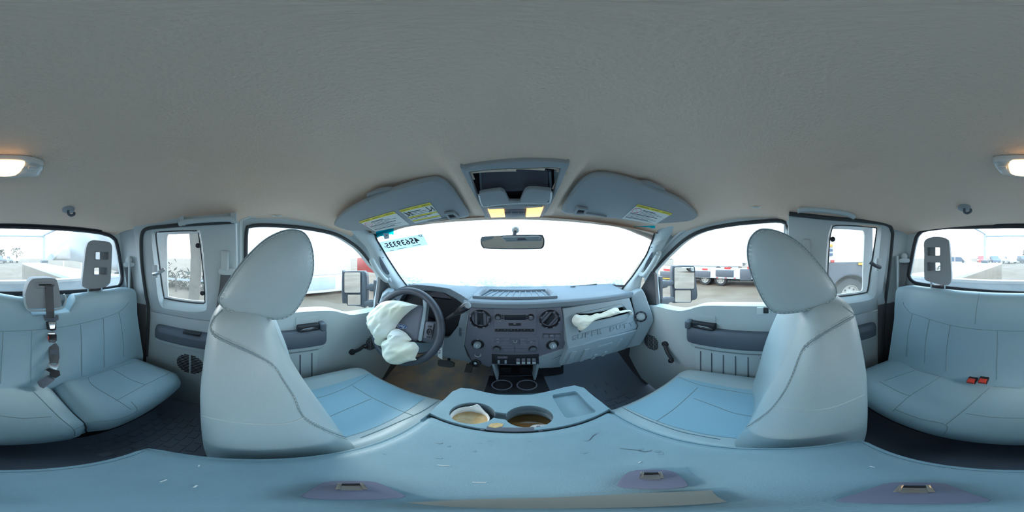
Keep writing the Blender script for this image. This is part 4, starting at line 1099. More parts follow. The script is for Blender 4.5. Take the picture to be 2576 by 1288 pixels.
# rotary light switch and drive selector
for cx_, cy_, lab in ((238, 668, 'ON'), (1103, 675, '2WD')):
    c_ = st(cx_, cy_)
    kn = mk('rotary_switch', G().lathe([(.028, -.002), (.028, .003), (.024, .004), (.019, .001), (.0005, .001)], c_, -SNn, 36), 'black', stack)
    mk('switch_knob', G().lathe([(.0165, 0), (.0155, .018), (.012, .020), (.0005, .020)], c_, -SNn, 12), 'dash', kn)
    mk('switch_pointer', G().box(c_-SNn*.021+SU*.004, (.003, .004, .012), (X, SNn, SU)), 'white_ink', kn)
    tx(lab, cx_, cy_-50, .005, .0042, stack)
stbox('button_strip', 992, 548, 1195, 594, .004, 'black', stack)
for x, s_ in ((1026, ''), (1094, '4x4'), (1160, '')):
    stbox('strip_button', x-30, 552, x+30, 590, .0055, 'stack', stack, .001)
    if s_: tx(s_, x, 571, .005, .0058, stack)
# lower switch bank
sb = stbox('switch_bank', 402, 782, 945, 890, .003, 'black', stack)
for k, x in enumerate((705, 766, 826, 886)):
    sw = stbox('toggle_switch', x-22, 830, x+22, 886, .010, 'stack', sb, .002)
    stbox('switch_tip', x-20, 862, x+20, 884, .0115, 'trim', sw, .002)
    tx('AUX %d' % (k+1), x, 842, .0035, .0102, sw)
stbox('brake_gain_slot', 468, 806, 582, 832, .005, 'stack', sb)
for x in (482, 562): stbox('lever', x-12, 850, x+12, 884, .009, 'dash', sb)
tx('-', 498, 818, .006, .0054, sb); tx('+', 550, 818, .006, .0054, sb)
mk('accessory_ring', G().tube([st(238+34*math.cos(a), 795-22*math.sin(a), .004) for a in [PI*.9+k*PI*1.25/12 for k in range(13)]], .0022, 6), 'trim', stack)
sk = mk('power_socket', G().lathe([(.022, .0), (.022, .012), (.016, .014), (.014, .004), (.0005, .002)], st(220, 885, .002), V((-.1, -1, .25)), 28), 'black', stack)
mk('socket_contact', G().lathe([(.007, .006), (.007, .012), (.0005, .013)], st(220, 885, .002), V((-.1, -1, .25)), 16), 'steel', sk)
# open bin below with a cup-holder drawer
for k, (xa, xb, xc_, xd) in enumerate(((398, 430, 475, 452), (955, 920, 885, 910))):
    P = [st(xa, 905), st(xb, 905), st(xc_, 1085), st(xd, 1085)]
    mk('bin_side', plate(P, [], P[0], X, SU, V((0, .12, 0))), 'dash', dash, bevel=.002)
P = [st(430, 905), st(920, 905), st(885, 1085), st(475, 1085)]
mk('bin_back', plate([p+V((0, .11, 0)) for p in P], [], P[0]+V((0, .11, 0)), X, SU, V((0, .01, 0))), 'black', dash)
for x0, x1 in ((490, 620), (740, 870)):
    mk('bin_divider', plate([st(x0, 1010)+V((0, .05, 0)), st(x1, 1010)+V((0, .05, 0)), st(x1, 1075)+V((0, .05, 0)), st(x0, 1075)+V((0, .05, 0))], [], st(x0, 1010)+V((0, .05, 0)), X, SU, V((0, .03, 0))), 'black', dash, bevel=.003)
zt_ = st(680, 1090).z
mk('drawer', G().box((.02, .66, zt_-.012), (.25, .17, .012)), 'black', dash, bevel=.004)
for px in (1262, 1326):
    c_ = onz(px, 972, zt_-.002); c_.y += .012
    mk('drawer_cup_ring', G().tube(circ(c_, X, Y, .040, 32), .0035, 8, True), 'stack', dash)
# ---- passenger side: upper panel, glove box, end cap
PP0, PP1 = V((.205, .662, -.215)), V((.63, .702, -.24))
pn = (PP1-PP0).cross(V((0, -.10, -1))).normalized(); pn = pn if pn.y > 0 else -pn
cg = crop(1380, 700, 4.953)
def gp(a, b, off=0.): (px, py), = cg((a, b)); return onp(px, py, PP0-pn*off, pn)
pu = (PP1-PP0).normalized(); pv = pn.cross(pu); pv = pv if pv.z > 0 else -pv
up = [(175, 376), (600, 300), (1010, 238), (1060, 400), (1108, 585), (1092, 632), (650, 750), (245, 868), (228, 800), (205, 600)]
op = [(345, 440), (620, 385), (900, 325), (940, 350), (1005, 430), (985, 525), (385, 680), (360, 560)]
upper = mk('dash_panel', plate([gp(*p) for p in up], [[gp(*p) for p in op]], PP0, pu, pv, pn*.03), 'dash', dash, bevel=.005, seg=3)
mk('airbag_cavity', plate([gp(*p, -.05) for p in op], [], gp(345, 440, -.05), pu, pv, pn*.01), 'black', dash)
fl = [(528, 545), (1020, 432), (985, 528), (388, 682)]
mk('airbag_door', plate([gp(*p, .012) for p in fl], [], gp(528, 545, .012), pu, pv, pn*.010), 'dash', upper, bevel=.002)
mk('airbag_brow', plate([gp(*p, .004) for p in [(345, 440), (900, 322), (945, 352), (500, 440)]], [], gp(345, 440, .004), pu, pv, pn*.012), 'dash', upper, bevel=.002)
pg = puff([gp(*p, .02) for p in cat2([(340, 450), (300, 490), (290, 540), (320, 590), (355, 610), (370, 640), (405, 655), (470, 610), (520, 560), (560, 530), (650, 500), (760, 480), (830, 455), (930, 430), (1000, 420), (1025, 460), (1042, 440), (1025, 400), (960, 395), (880, 405), (860, 370), (820, 365), (770, 385), (700, 415), (640, 440), (600, 435), (520, 465), (470, 455), (400, 460)], 3, True)], -pn, .022, .3, .009, 55, .005, 3, gp(1000, 420)-gp(400, 560))
mk('passenger_airbag', pg, 'airbag', dash, label='crumpled white deflated airbag hanging from the dash slot')
for i, ch in enumerate('SUPER DUTY'):
    if ch == ' ': continue
    t_ = i/9; a, b = 325+(1030-325)*t_, 745+(575-745)*t_
    ln = (gp(1030, 575)-gp(325, 745)).normalized()
    mk('embossed_letter', text_g(ch, .034, gp(a, b, .0008), ln, pn.cross(ln)*(1 if pn.cross(ln).z > 0 else -1), .0028, bold=.015, wide=1.45), 'dash', upper, merge=0, smooth=False)
    mk('letter_edge', text_g(ch, .036, gp(a, b, .0003), ln, pn.cross(ln)*(1 if pn.cross(ln).z > 0 else -1), .0010, bold=.035, wide=1.4), 'pad', upper, merge=0, smooth=False)
# glove box below, leaning away
GP0 = gp(245, 868, .004); GN = (pn+V((0, 0, .35))).normalized()
def gb_(a, b, off=0.): (px, py), = cg((a, b)); return onp(px, py, GP0-GN*off, GN)
gv = GN.cross(pu); gv = gv if gv.z > 0 else -gv
glove = mk('glove_box', plate([gb_(*p) for p in ((245, 868), (650, 752), (1092, 634), (1040, 730), (945, 880), (560, 985), (150, 1092), (200, 990))], [], GP0, pu, gv, GN*.05), 'dash', dash, bevel=.006, seg=3)
for q in (((290, 905), (350, 900), (270, 1050), (215, 1060)), ((445, 880), (505, 868), (420, 1020), (375, 1030)), ((880, 750), (910, 745), (820, 880), (780, 925)), ((1000, 705), (1025, 700), (920, 880), (885, 892)), ((560, 950), (600, 935), (560, 990), (520, 1005)), ((690, 910), (720, 900), (690, 955), (650, 968))):
    mk('moulded_rib', plate([gb_(*p, .0) for p in q], [], gb_(*q[0]), pu, gv, -GN*.009), 'dash', glove, bevel=.002)
hd_ = mk('glove_latch', plate([gb_(*p) for p in ((612, 840), (785, 790), (745, 850), (590, 890))], [], gb_(612, 840), pu, gv, -GN*.006), 'dash', glove, bevel=.002)
mk('latch_well', plate([gb_(*p) for p in ((590, 892), (745, 852), (735, 875), (580, 912))], [], gb_(590, 892), pu, gv, -GN*.002), 'stack', glove)
# end caps with round vents
for s in (-1, 1):
    a0, b0_ = (V((.628, .704, -.3)), V((.748, .62, -.3))) if s > 0 else (V((-.655, .715, -.3)), V((-.748, .63, -.3)))
    en = (b0_-a0).cross(Z).normalized(); en = en if en.y > 0 else -en; eu = (b0_-a0).normalized()
    pts = cg((1028, 215), (1100, 165), (1170, 138), (1205, 200), (1305, 480), (1312, 530), (1150, 835), (945, 885), (1045, 735), (1112, 600), (1030, 245)) if s > 0 else [(992, 735), (975, 732), (960, 745), (945, 790), (944, 820), (975, 880), (1010, 890), (1010, 800)]
    ec = mk('end_cap', plate([onp(px, py, a0, en) for px, py in pts], [], a0, eu, Z, en*.12), 'dash', dash, bevel=.01, seg=3)
    c_ = onp(1612, 796, a0, en) if s > 0 else onp(957, 775, a0, en)
    vent(0, 0, .035, 0, P=c_-en*.002, Nn=en, dimple=True, par=ec)
mk('lower_filler', plate([gb_(*p, -.03) for p in ((-120, 990), (200, 870), (150, 1100), (-115, 1120))], [], gb_(-120, 990, -.03), pu, gv, GN*.02), 'dash', dash)
mk('dash_underside', G().box((.0, .88, -.36), (1.44, .22, .26)), 'black', dash)
mk('hvac_box', G().box((.09, .92, -.64), (.38, .16, .3)), 'black', dash, bevel=.02)

# ================================================================== STEERING WHEEL AND COLUMN
swc = V((-.448, .571, -.335)); tl_, yw = .381, .038
swn = V((math.sin(yw)*math.cos(tl_), -math.cos(yw)*math.cos(tl_), math.sin(tl_)))
swu = Z.cross(-swn).normalized()*-1; swu = swu if swu.x > 0 else -swu; swv = swn.cross(swu); swv = swv if swv.z > 0 else -swv
wheel = thing('steering_wheel', swc, 'black leather steering wheel with burst white airbag spilling from its hub', 'steering wheel')
mk('rim', G().tube(circ(swc, swu, swv, .177, 72), .0172, 14, True), 'leather_black', wheel)
cw = crop(900, 690, 4.77)
def sw(a, b, off=0.): (px, py), = cw((a, b)); return onp(px, py, swc+swn*off, swn)
hub = mk('hub', plate([sw(*p, .012) for p in ((430, 350), (735, 365), (780, 410), (742, 620), (712, 790), (640, 815), (460, 800), (380, 700), (360, 480))], [], swc+swn*.012, swu, swv, -swn*.05), 'stack', wheel, bevel=.010, seg=3)
mk('spoke_cover', plate([sw(*p, .006) for p in ((775, 290), (835, 300), (805, 560), (765, 800), (735, 805), (715, 780), (745, 620), (785, 400))], [], swc+swn*.006, swu, swv, -swn*.03), 'dash', wheel, bevel=.004)
sp_ = mk('spoke', plate([sw(*p, .0) for p in ((790, 590), (830, 562), (925, 572), (990, 545), (1020, 700), (930, 800), (900, 830), (760, 805))], [], swc, swu, swv, -swn*.025), 'leather_black', wheel, bevel=.006)
mk('spoke', plate([sw(*p, .0) for p in ((170, 560), (400, 520), (420, 800), (230, 860))], [], swc, swu, swv, -swn*.025), 'leather_black', wheel, bevel=.006)
mk('spoke', plate([sw(*p, -.004) for p in ((460, 790), (650, 800), (640, 1070), (480, 1070))], [], swc-swn*.004, swu, swv, -swn*.02), 'stack', wheel, bevel=.006)
kpn = mk('keypad', plate([sw(*p, .003) for p in ((820, 570), (918, 590), (885, 775), (790, 760))], [], swc+swn*.003, swu, swv, swn*.004), 'stack', sp_, bevel=.002)
for pts in (((848, 612), (890, 618), (885, 642), (843, 636)), ((830, 738), (876, 746), (872, 768), (826, 760))):
    mk('key', plate([sw(*p, .006) for p in pts], [], swc+swn*.006, swu, swv, swn*.004), 'black', kpn, bevel=.001) if 0 else mk('key', plate([sw(*p, .006) for p in pts], [], swc+swn*.006, swu, swv, swn*.004), 'black', sp_, bevel=.001)
mk('key_ring', G().tube([sw(858+28*math.cos(a), 692+34*math.sin(a), .009) for a in [2*PI*k/20 for k in range(20)]], .003, 6, True), 'black', sp_)
mk('key', G().lathe([(.005, 0), (.005, .005), (.0005, .006)], sw(858, 692, .006), swn, 16), 'black', sp_)
mk('spoke_wire', G().tube(cat([sw(*p, -.01) for p in ((690, 950), (760, 948), (830, 930), (890, 900))], 5), .0022, 6), 'chrome', wheel)
# oval badge, upside down on the turned wheel
bc = sw(528, 624, .0125); ax1 = (sw(590, 640, .0125)-sw(466, 608, .0125)); r1 = ax1.length/2; ax1.normalize(); ax2 = swn.cross(ax1).normalized()
bad = mk('oval_badge', G().loft([[bc+ax1*r1*k*math.cos(a)+ax2*.0125*k*math.sin(a)+swn*h for a in [2*PI*j/40 for j in range(40)]] for k, h in ((1, -.002), (1, .002), (.94, .003))]), 'blue_badge', hub)
mk('badge_rim', G().tube([bc+ax1*r1*.95*math.cos(a)+ax2*.0118*math.sin(a)+swn*.003 for a in [2*PI*j/40 for j in range(40)]], .0009, 5, True), 'chrome', bad)
mk('badge_script', text_g('Ford', .019, bc+swn*.003, -ax1, -ax2 if swn.dot((-ax1).cross(-ax2)) > 0 else ax2, .0006, shear=.35), 'white_ink', bad, merge=0, smooth=False)
# burst airbag: two limp lobes
l1 = [(720, 378), (680, 362), (620, 345), (540, 325), (450, 313), (360, 322), (300, 345), (235, 400), (180, 450), (150, 520), (148, 600), (170, 680), (215, 750), (243, 790), (240, 835), (270, 860), (298, 862), (325, 800), (360, 770), (405, 748), (440, 700), (458, 640), (480, 598), (520, 545), (560, 500), (640, 430)]
l2 = [(470, 652), (520, 668), (575, 700), (615, 745), (648, 788), (610, 806), (680, 815), (715, 850), (735, 890), (715, 950), (690, 1005), (705, 1028), (600, 1048), (520, 1075), (470, 1084), (420, 1072), (370, 1035), (330, 980), (318, 930), (325, 880), (305, 840), (330, 795), (380, 770), (400, 710), (430, 670)]
ab = mk('driver_airbag', puff([sw(*p, .02) for p in cat2(l1, 2, True)], swn, .060, .3, .016, 24, .0065, 1, sw(700, 400)-sw(250, 800)), 'airbag', wheel, label='deflated white airbag cloth with yellowish folds')
mk('airbag_lobe', puff([sw(*p, .026) for p in cat2(l2, 2, True)], swn, .055, .3, .015, 28, .0065, 9, sw(700, 800)-sw(330, 940)), 'airbag', ab)
# column
col = thing('gear_selector', (-.44, .72, -.42), 'black gear selector with stubby lever sticking out behind the steering wheel', 'gear lever')
axv = -swn
mk('column_shroud', G().loft([sering(swc+axv*d_+V((0, 0, -.012)), swu, swv, a, b, 3, 28) for d_, a, b in ((.03, .05, .05), (.06, .075, .065), (.13, .085, .075), (.20, .085, .075), (.26, .08, .07))]), 'black', col)
sl0 = ony(1118, 806, .63); sl1 = ony(1150, 786, .57); sl2 = ony(1177, 768, .515)
lev = mk('gear_lever', G().tube([swc+axv*.12+V((.06, 0, .03)), sl0, sl1], [.006, .007, .009], 10), 'black', col)
mk('lever_grip', G().tube([sl1.lerp(sl0, .1), sl1.lerp(sl2, .3), sl2.lerp(sl1, .05), sl2], [.009, .0145, .0145, .012], 14), 'gloss_black', lev)
mk('grip_cap', G().lathe([(.012, 0), (.010, .0015), (.0005, .002)], sl2, sl2-sl1, 20), 'dash', lev)
tg = [ony(px, py, .60) for px, py in cw((1000, 875), (1013, 895), (1013, 1022), (960, 990), (962, 920))]
tag_ = thing('paper_tag', tg[3], 'small white paper tag hanging from the steering column', 'tag')
mk('tag_card', plate(tg, [], tg[0], X, Z, V((0, .0012, 0))), 'paper', tag_)
for k in (.35, .5, .62): mk('tag_print', G().box(tg[0].lerp(tg[3], k)+V((.0, -.0008, 0)), (.007, .0004, .003)), 'ink', tag_, smooth=False)
mk('tag_string', G().tube([tg[1], tg[1]+V((.003, .01, .03)), tg[1]+V((-.01, .03, .06))], .0008, 4), 'paper', tag_)
# pedals
bp_ = [onp(px, py, V((-.35, .86, -.72)), V((0, 1, -.45))) for px, py in crop(900, 860, 6.44)((1300, 290), (1480, 300), (1560, 340), (1550, 410), (1480, 420), (1320, 395), (1285, 370))]
br = thing('brake_pedal', bp_[0], 'wide worn brake pedal above the muddy mat', 'pedal')
mk('pedal_pad', plate(bp_, [], bp_[0], X, V((0, .45, 1)), V((0, .016, -.01))), 'pedal', br, bevel=.004)
mk('pedal_arm', G().tube([bp_[1].lerp(bp_[5], .4)+V((.01, .02, 0)), bp_[1]+V((.01, .05, .12)), bp_[1]+V((.02, .07, .30))], .009, 8), 'black', br)
ap_ = [onp(px, py, V((-.24, .88, -.75)), V((0, 1, -.35))) for px, py in crop(900, 860, 6.44)((1760, 355), (1870, 375), (1840, 505), (1720, 490))]
ac = thing('accelerator_pedal', ap_[3], 'narrow upright accelerator pedal beside the brake pedal', 'pedal')
mk('pedal_pad', plate(ap_, [], ap_[0], X, V((0, .35, 1)), V((0, .014, -.006))), 'pedal', ac, bevel=.003)
mk('pedal_arm', G().tube([ap_[0].lerp(ap_[1], .5)+V((0, .012, -.02)), ap_[0]+V((.02, .05, .1)), ap_[0]+V((.03, .08, .25))], .008, 8), 'black', ac)

# ================================================================== OVERHEAD AND SMALL THINGS
def plane3(a, b, c):
    a, b, c = V(a), V(b), V(c); n_ = (b-a).cross(c-a).normalized(); return a, (n_ if n_.z > 0 else -n_)
# ---- sun visors
cv = crop(820, 380, 3.577); cw2 = crop(1250, 380, 3.577)
VIS = {-1: (cv((75, 660), (110, 610), (200, 540), (400, 440), (600, 365), (800, 300), (940, 270), (1020, 265), (1090, 300), (1160, 380), (1260, 530), (1290, 580), (1270, 605), (1100, 620), (800, 670), (470, 725), (410, 735), (380, 715), (230, 725), (90, 690)), plane3((-.161, .337, .187), (-.62, .322, .136), (-.16, .564, .138))),
       1: (cw2((1800, 575), (1805, 605), (1720, 640), (1450, 660), (1420, 655), (970, 605), (780, 580), (660, 572), (600, 570), (582, 545), (620, 470), (700, 350), (780, 270), (850, 235), (940, 225), (1050, 240), (1280, 300), (1500, 385), (1680, 470), (1770, 540)), plane3((.167, .314, .187), (.60, .28, .170), (.169, .514, .142)))}
def warn_label(par, P, lines, ring=True, extra=False):
    """paper label: corners P (top-left, top-right, bottom-right, bottom-left as read)"""
    tl_, tr_, br_, bl_ = P; u = (tr_-tl_).normalized(); n_ = u.cross(bl_-tl_).normalized(); n_ = n_ if n_.z < 0 else -n_
    v_ = (tl_-bl_); v_ = (v_-u*v_.dot(u)).normalized()
    at = lambda a, b, o=.0006: tl_.lerp(tr_, a).lerp(bl_.lerp(br_, a), b)+n_*o
    lb = mk('warning_label', G().prism([at(0, 0, 0), at(1, 0, 0), at(1, 1, 0), at(0, 1, 0)], n_*.0005), 'label', par, label='white warning label with yellow heading')
    mk('label_heading', G().prism([at(0, 0), at(1, 0), at(1, .14), at(0, .14)], n_*.0003), 'yellow', lb)
    W_ = (tr_-tl_).length; H_ = (bl_-tl_).length
    if u.cross(v_).dot(n_) < 0: v_ = -v_
    for k, s_ in enumerate(('WARNING', 'AVERTISSEMENT', 'ADVERTENCIA')):
        mk('heading_text', text_g(s_, min(H_*.12, W_*.42/len(s_)), at((k+.5)/3, .07, .0010), u, v_, .0002), 'ink', lb, merge=0, smooth=False)
    if ring:
        c_ = at(.12, .34, .0009); r = H_*.14
        mk('no_child_seat_ring', G().tube(circ(c_, u, v_, r, 24), .0008, 5, True).tube([c_-(u-v_)*r*.68, c_+(u-v_)*r*.68], .0006, 4), 'ink_red', lb)
    for j in range(lines):
        b = .24+.72*j/lines; a0 = .25 if ring and b < .5 else .04
        big = j % 4 == 0
        mk('print_line', G().prism([at(a0, b), at(.60+.36*((j*7) % 5)/5, b), at(.60+.36*((j*7) % 5)/5, b+(.035 if big else .018)), at(a0, b+(.035 if big else .018))], n_*.0002), 'ink' if big else 'box_grey', lb, smooth=False)
    if extra:
        mk('label_heading', G().prism([at(0, .52), at(1, .52), at(1, .60), at(0, .60)], n_*.0003), 'yellow', lb)
        mk('label_heading', G().prism([at(0, .78), at(1, .78), at(1, .86), at(0, .86)], n_*.0003), 'yellow', lb)
        for a in (.14, .88):
            mk('pictogram', G().tube([at(a-.09, .18, .001), at(a-.02, .45, .001), at(a+.06, .2, .001), at(a+.09, .45, .001)], .0012, 5).tube([at(a-.1, .47, .001), at(a+.08, .3, .001)], .001, 5), 'ink', lb)
    return lb
for s, lab in ((-1, 'grey sun visor with two warning labels above the steering wheel'), (1, 'grey sun visor with one warning label above the glove box')):
    px, (p0, n_) = VIS[s]
    on = lambda p, o=0.: onp(p[0], p[1], p0-n_*o, n_)
    pts = [on(p) for p in cat2(px, 3, True)]
    c_ = sum(pts, V())/len(pts)
    v = thing('sun_visor', c_, lab, 'sun visor')
    # cushion-like panel: edges thin, middle fuller
    rings = []
    for k, h in ((.90, .0), (.97, .002), (1.0, .008), (1.0, .014), (.97, .020), (.90, .022)):
        rings.append([c_+(p-c_)*k+n_*h for p in pts])
    mk('visor_panel', G().loft(rings), 'visor', v)
    if s < 0:
        warn_label(v, [on(p, .001) for p in cv((295, 635), (610, 542), (750, 658), (448, 724))], 10)
        warn_label(v, [on(p, .001) for p in cv((658, 532), (935, 462), (1045, 602), (800, 648))], 8, False, True)
        cl = cv((1062, 548), (1150, 540), (1200, 590), (1110, 605)); pv_ = cv((600, 352), (520, 348), (470, 360), (400, 400), (365, 430), (420, 425))
    else:
        warn_label(v, [on(p, .001) for p in cw2((1270, 478), (1580, 562), (1425, 660), (1125, 606))], 10)
        cl = cw2((720, 495), (820, 510), (790, 560), (690, 555)); pv_ = cw2((1295, 295), (1350, 283), (1400, 295), (1480, 335), (1515, 360), (1440, 350))
    Q = [on(p, .003) for p in cl]; cc = sum(Q, V())/4
    mk('visor_clip', plate(Q, [[cc+(q-cc)*.62 for q in Q]], cc, Q[1]-Q[0], Q[3]-Q[0], -n_*.008), 'visor', v, bevel=.001)
    mk('clip_well', plate([cc+(q-cc)*.66 for q in Q], [], cc, Q[1]-Q[0], Q[3]-Q[0], -n_*.002), 'black', v)
    mk('visor_rod', G().tube([on(cl[2], .002), on(cl[2], .002).lerp(on(cv((750, 660))[0] if s < 0 else cw2((1100, 612))[0], .002), .6)], .003, 6), 'visor', v)
    q = [onp(a, b, p0+n_*.010, n_) for a, b in cat2(pv_, 3, True)]
    mk('visor_edge_lip', plate(q, [], q[0], X, Y, n_*.012), 'visor', v, bevel=.003)  # lip along the rear edge of the visor, in the panel's own colour

# ---- overhead console with map lamps
co = crop(1130, 380, 4.955); OP, ON = V((0, 0, .2455)), V((0, .185, 1)).normalized()
oc = lambda p, o=0.: (lambda q: onp(q[0], q[1], OP-ON*o, ON))(co(p)[0])
ou = [(145, 235), (180, 213), (450, 170), (900, 132), (1300, 140), (1470, 160), (1492, 190), (1280, 650), (1180, 800), (1120, 820), (500, 832), (440, 800), (385, 690)]
hole = [(245, 266), (330, 255), (900, 222), (1350, 214), (1392, 226), (1275, 620), (1240, 655), (900, 660), (440, 700), (385, 660)]
con = thing('overhead_console', oc((800, 450)), 'overhead console with open sunglasses bin and two lit map lamps above the mirror', 'console')
OX, OY = X, V((0, 1, -.185)).normalized()
mk('console_frame', plate([oc(p, .006) for p in cat2(ou, 2, True)], [[oc(p, .006) for p in hole]], oc((145, 235), .006), OX, OY, ON*.014), 'visor', con, bevel=.004, seg=3)
mk('bin_wall', G().loft([[oc(p, .004) for p in hole], [oc(p, -.055) for p in hole]], caps=False), 'stack', con)
mk('bin_roof', plate([oc(p, -.05) for p in hole], [], oc(hole[0], -.05), OX, OY, ON*.004), 'bin_dark', con)
mk('bin_door', plate([oc(p, -.012) for p in ((398, 268), (1240, 234), (1232, 500), (410, 525))], [], oc((398, 268), -.012), OX, OY, ON*.008), 'bin_dark', con)
for xa, xb in ((370, 400), (1240, 1272)): mk('bin_rail', plate([oc(p, -.008) for p in ((xa, 262), (xb, 258), (xb+10, 520), (xa+20, 530))], [], oc((xa, 262), -.008), OX, OY, ON*.006), 'trim_dark', con, bevel=.001)
fl = [(370, 540), (420, 525), (640, 495), (690, 520), (722, 580), (752, 634), (880, 636), (915, 555), (950, 500), (990, 482), (1100, 482), (1272, 500), (1264, 600), (1215, 652), (900, 648), (600, 668), (440, 690), (395, 650)]
bl_ = mk('bin_lip', plate([oc(p, .020) for p in fl], [], oc(fl[0], .020), OX, OY, ON*.012), 'visor', con, bevel=.003)
mk('lip_edge', G().tube([oc(p, .018) for p in cat2([(372, 545), (398, 645), (445, 688), (600, 668), (900, 648), (1215, 650), (1262, 600), (1270, 510)], 3)], .003, 6), 'white_frame', bl_)
mk('light_gap_plate', plate([oc(p, -.02) for p in ((1308, 232), (1395, 228), (1310, 430))], [], oc((1308, 232), -.02), OX, OY, ON*.003), 'trim', con)  # solid pale plate painted as light showing through a gap in the bin
mk('lamp_bar', plate([oc(p, .004) for p in ((480, 705), (1175, 690), (1130, 825), (520, 830))], [], oc((480, 705), .004), OX, OY, ON*.02), 'stack', con)
for q, q2 in (([(480, 735), (680, 728), (697, 825), (522, 832)], [(485, 708), (675, 700), (682, 730), (490, 736)]), ([(968, 722), (1176, 705), (1132, 820), (955, 826)], [(970, 692), (1165, 688), (1172, 708), (968, 722)])):
    ml = mk('map_lamp', plate([oc(p, .012) for p in q], [], oc(q[0], .012), OX, OY, ON*.008), 'lamp_glow', con, bevel=.002, label='lit orange map lamp lens')
    mk('lamp_edge', plate([oc(p, .010) for p in q2], [], oc(q2[0], .010), OX, OY, ON*.006), 'lamp_lens', ml, bevel=.001)
mk('switch_plate', plate([oc(p, .008) for p in ((690, 735), (965, 730), (950, 810), (700, 812))], [], oc((690, 735), .008), OX, OY, ON*.006), 'stack', con, bevel=.002)
for x in (725, 820, 910): mk('rocker', plate([oc(p, .010) for p in ((x-38, 768), (x+38, 766), (x+36, 803), (x-36, 804))], [], oc((x-38, 768), .010), OX, OY, ON*.004), 'trim_dark', con, bevel=.001)

# ---- rear-view mirror
mp = ony(1289, 609, .60); mn = V((-.10, -1, .16)).normalized(); mu = Z.cross(mn).normalized(); mu = mu if mu.x > 0 else -mu; mv = mn.cross(mu); mv = mv if mv.z > 0 else -mv
mo = [(lambda q: onp(q[0], q[1], mp, mn))(q) for q in co(*cat2([(388, 1110), (400, 1080), (440, 1065), (800, 1045), (1130, 1042), (1170, 1060), (1188, 1100), (1186, 1170), (1165, 1205), (1120, 1215), (800, 1220), (460, 1212), (415, 1200), (395, 1160)], 3, True))]
mc = sum(mo, V())/len(mo)
rv = thing('rear_view_mirror', mc, 'black framed rear view mirror hanging from the windshield', 'mirror')
mk('mirror_housing', G().loft([[mc+(p-mc)*k-mn*h for p in mo] for k, h in ((.97, -.002), (1, .001), (1, .010), (.9, .022), (.6, .028))]), 'gloss_black', rv)
mk('mirror_glass', plate([mc+(p-mc)*.955+mn*.0024 for p in mo], [], mc+mn*.0024, mu, mv, mn*.0006), 'mirror', rv)
h = WS.ray_cast(V((0, 0, 0)), D(1297, 578)); hp = h[0] if h[0] else V((.01, .7, .12))
mk('mirror_arm', G().tube(cat([mc-mn*.02, mc-mn*.05+V((0, 0, .02)), hp], 5), .008, 8), 'black', rv)
mk('mirror_button', G().lathe([(.016, -.004), (.016, .006), (.010, .012)], hp, -D(1297, 578), 20), 'white_frame', rv)

# ---- rear dome lamp
dz = .221
do = [(0, 400), (70, 403), (106, 412), (110.7, 420), (106, 433), (92, 443), (0, 446), (-32, 442), (-57, 437), (-70, 423), (-79, 408), (-63, 402)]
fz = lambda px, py, o=0.: onz(px, py, dz-o)
pts = [fz(*p) for p in cat2(do, 3, True)]; c_ = sum(pts, V())/len(pts)
dl = thing('dome_lamp', c_, 'lit dome lamp on the headliner above the rear bench', 'lamp')
mk('lamp_base', G().loft([[c_+(p-c_)*k+V((0, 0, h)) for p in pts] for k, h in ((1, .012), (1, .002), (.96, -.003), (.85, -.006))]), 'lamp_lens', dl)
ln = [fz(px, py, .0065) for px, py in cat2([(-36, 408), (0, 405), (55, 407), (62, 415), (40, 438), (0, 441), (-30, 436), (-38, 425)], 3, True)]
cc = sum(ln, V())/len(ln)
mk('lamp_lens', G().loft([[cc+(p-cc)*k+V((0, 0, h)) for p in ln] for k, h in ((1, .004), (.97, -.004), (.8, -.008), (.3, -.010))]), 'dome_glow', dl, label='glowing orange lens')
for px in (48, 82, -55): mk('lamp_switch', G().box(fz(px, 422, .008), (.020, .014, .006)), 'lamp_lens', dl, bevel=.003)
# ---- coat hooks
for px, py, lab in ((172, 528, 'black coat hook in the headliner above the white tarpaulin side of the back window'), (2426, 523, 'black coat hook in the headliner above the pickup side of the back window')):
    h = CEIL.ray_cast(V((0, 0, 0)), D(px, py)); p = h[0]*.985; n_ = (V((0, 0, -1))-D(px, py)*.4).normalized()
    ck = thing('coat_hook', p, lab, 'coat hook')
    mk('hook_plate', G().lathe([(.026, -.006), (.026, .001), (.020, .004), (.0005, .005)], p, n_, 24), 'visor', ck)
    u = V((1, 0, 0))
    mk('hook', G().tube(cat([p+n_*.002, p+n_*.020, p+n_*.028-u*.012, p+n_*.020-u*.026, p+n_*.010-u*.026], 5), .0055, 8), 'trim_dark', ck)
# ---- roof grab handles
for s, px, lab in ((-1, [(452, 563), (470, 558), (520, 553), (575, 551), (590, 556)], 'grey roof grab handle over the half door behind the driver seat'), (1, [(2008, 530), (2030, 527), (2080, 530), (2130, 538), (2148, 546)], 'grey roof grab handle with bared screws over the half door behind the passenger seat')):
    pts = [onx(a, b, s*.640) for a, b in cat2(px, 5)]
    gh_ = thing('grab_handle', pts[len(pts)//2], lab, 'grab handle')
    mk('handle_bar', G().loft([sering(p, X, Z, .016, .0105, 3, 16) for p in pts]), 'trim' if s < 0 else 'trim', gh_)
    for p in (pts[2], pts[-3]):
        m_ = mk('handle_mount', G().box(p+V((s*.016, 0, .012)), (.035, .024, .04)), 'white_frame' if s > 0 else 'trim', gh_, bevel=.004)
        if s > 0: mk('mount_screw', G().lathe([(.006, 0), (.006, .004), (.0005, .005)], p+V((s*.028, 0, -.009)), -Z, 12), 'black', m_)
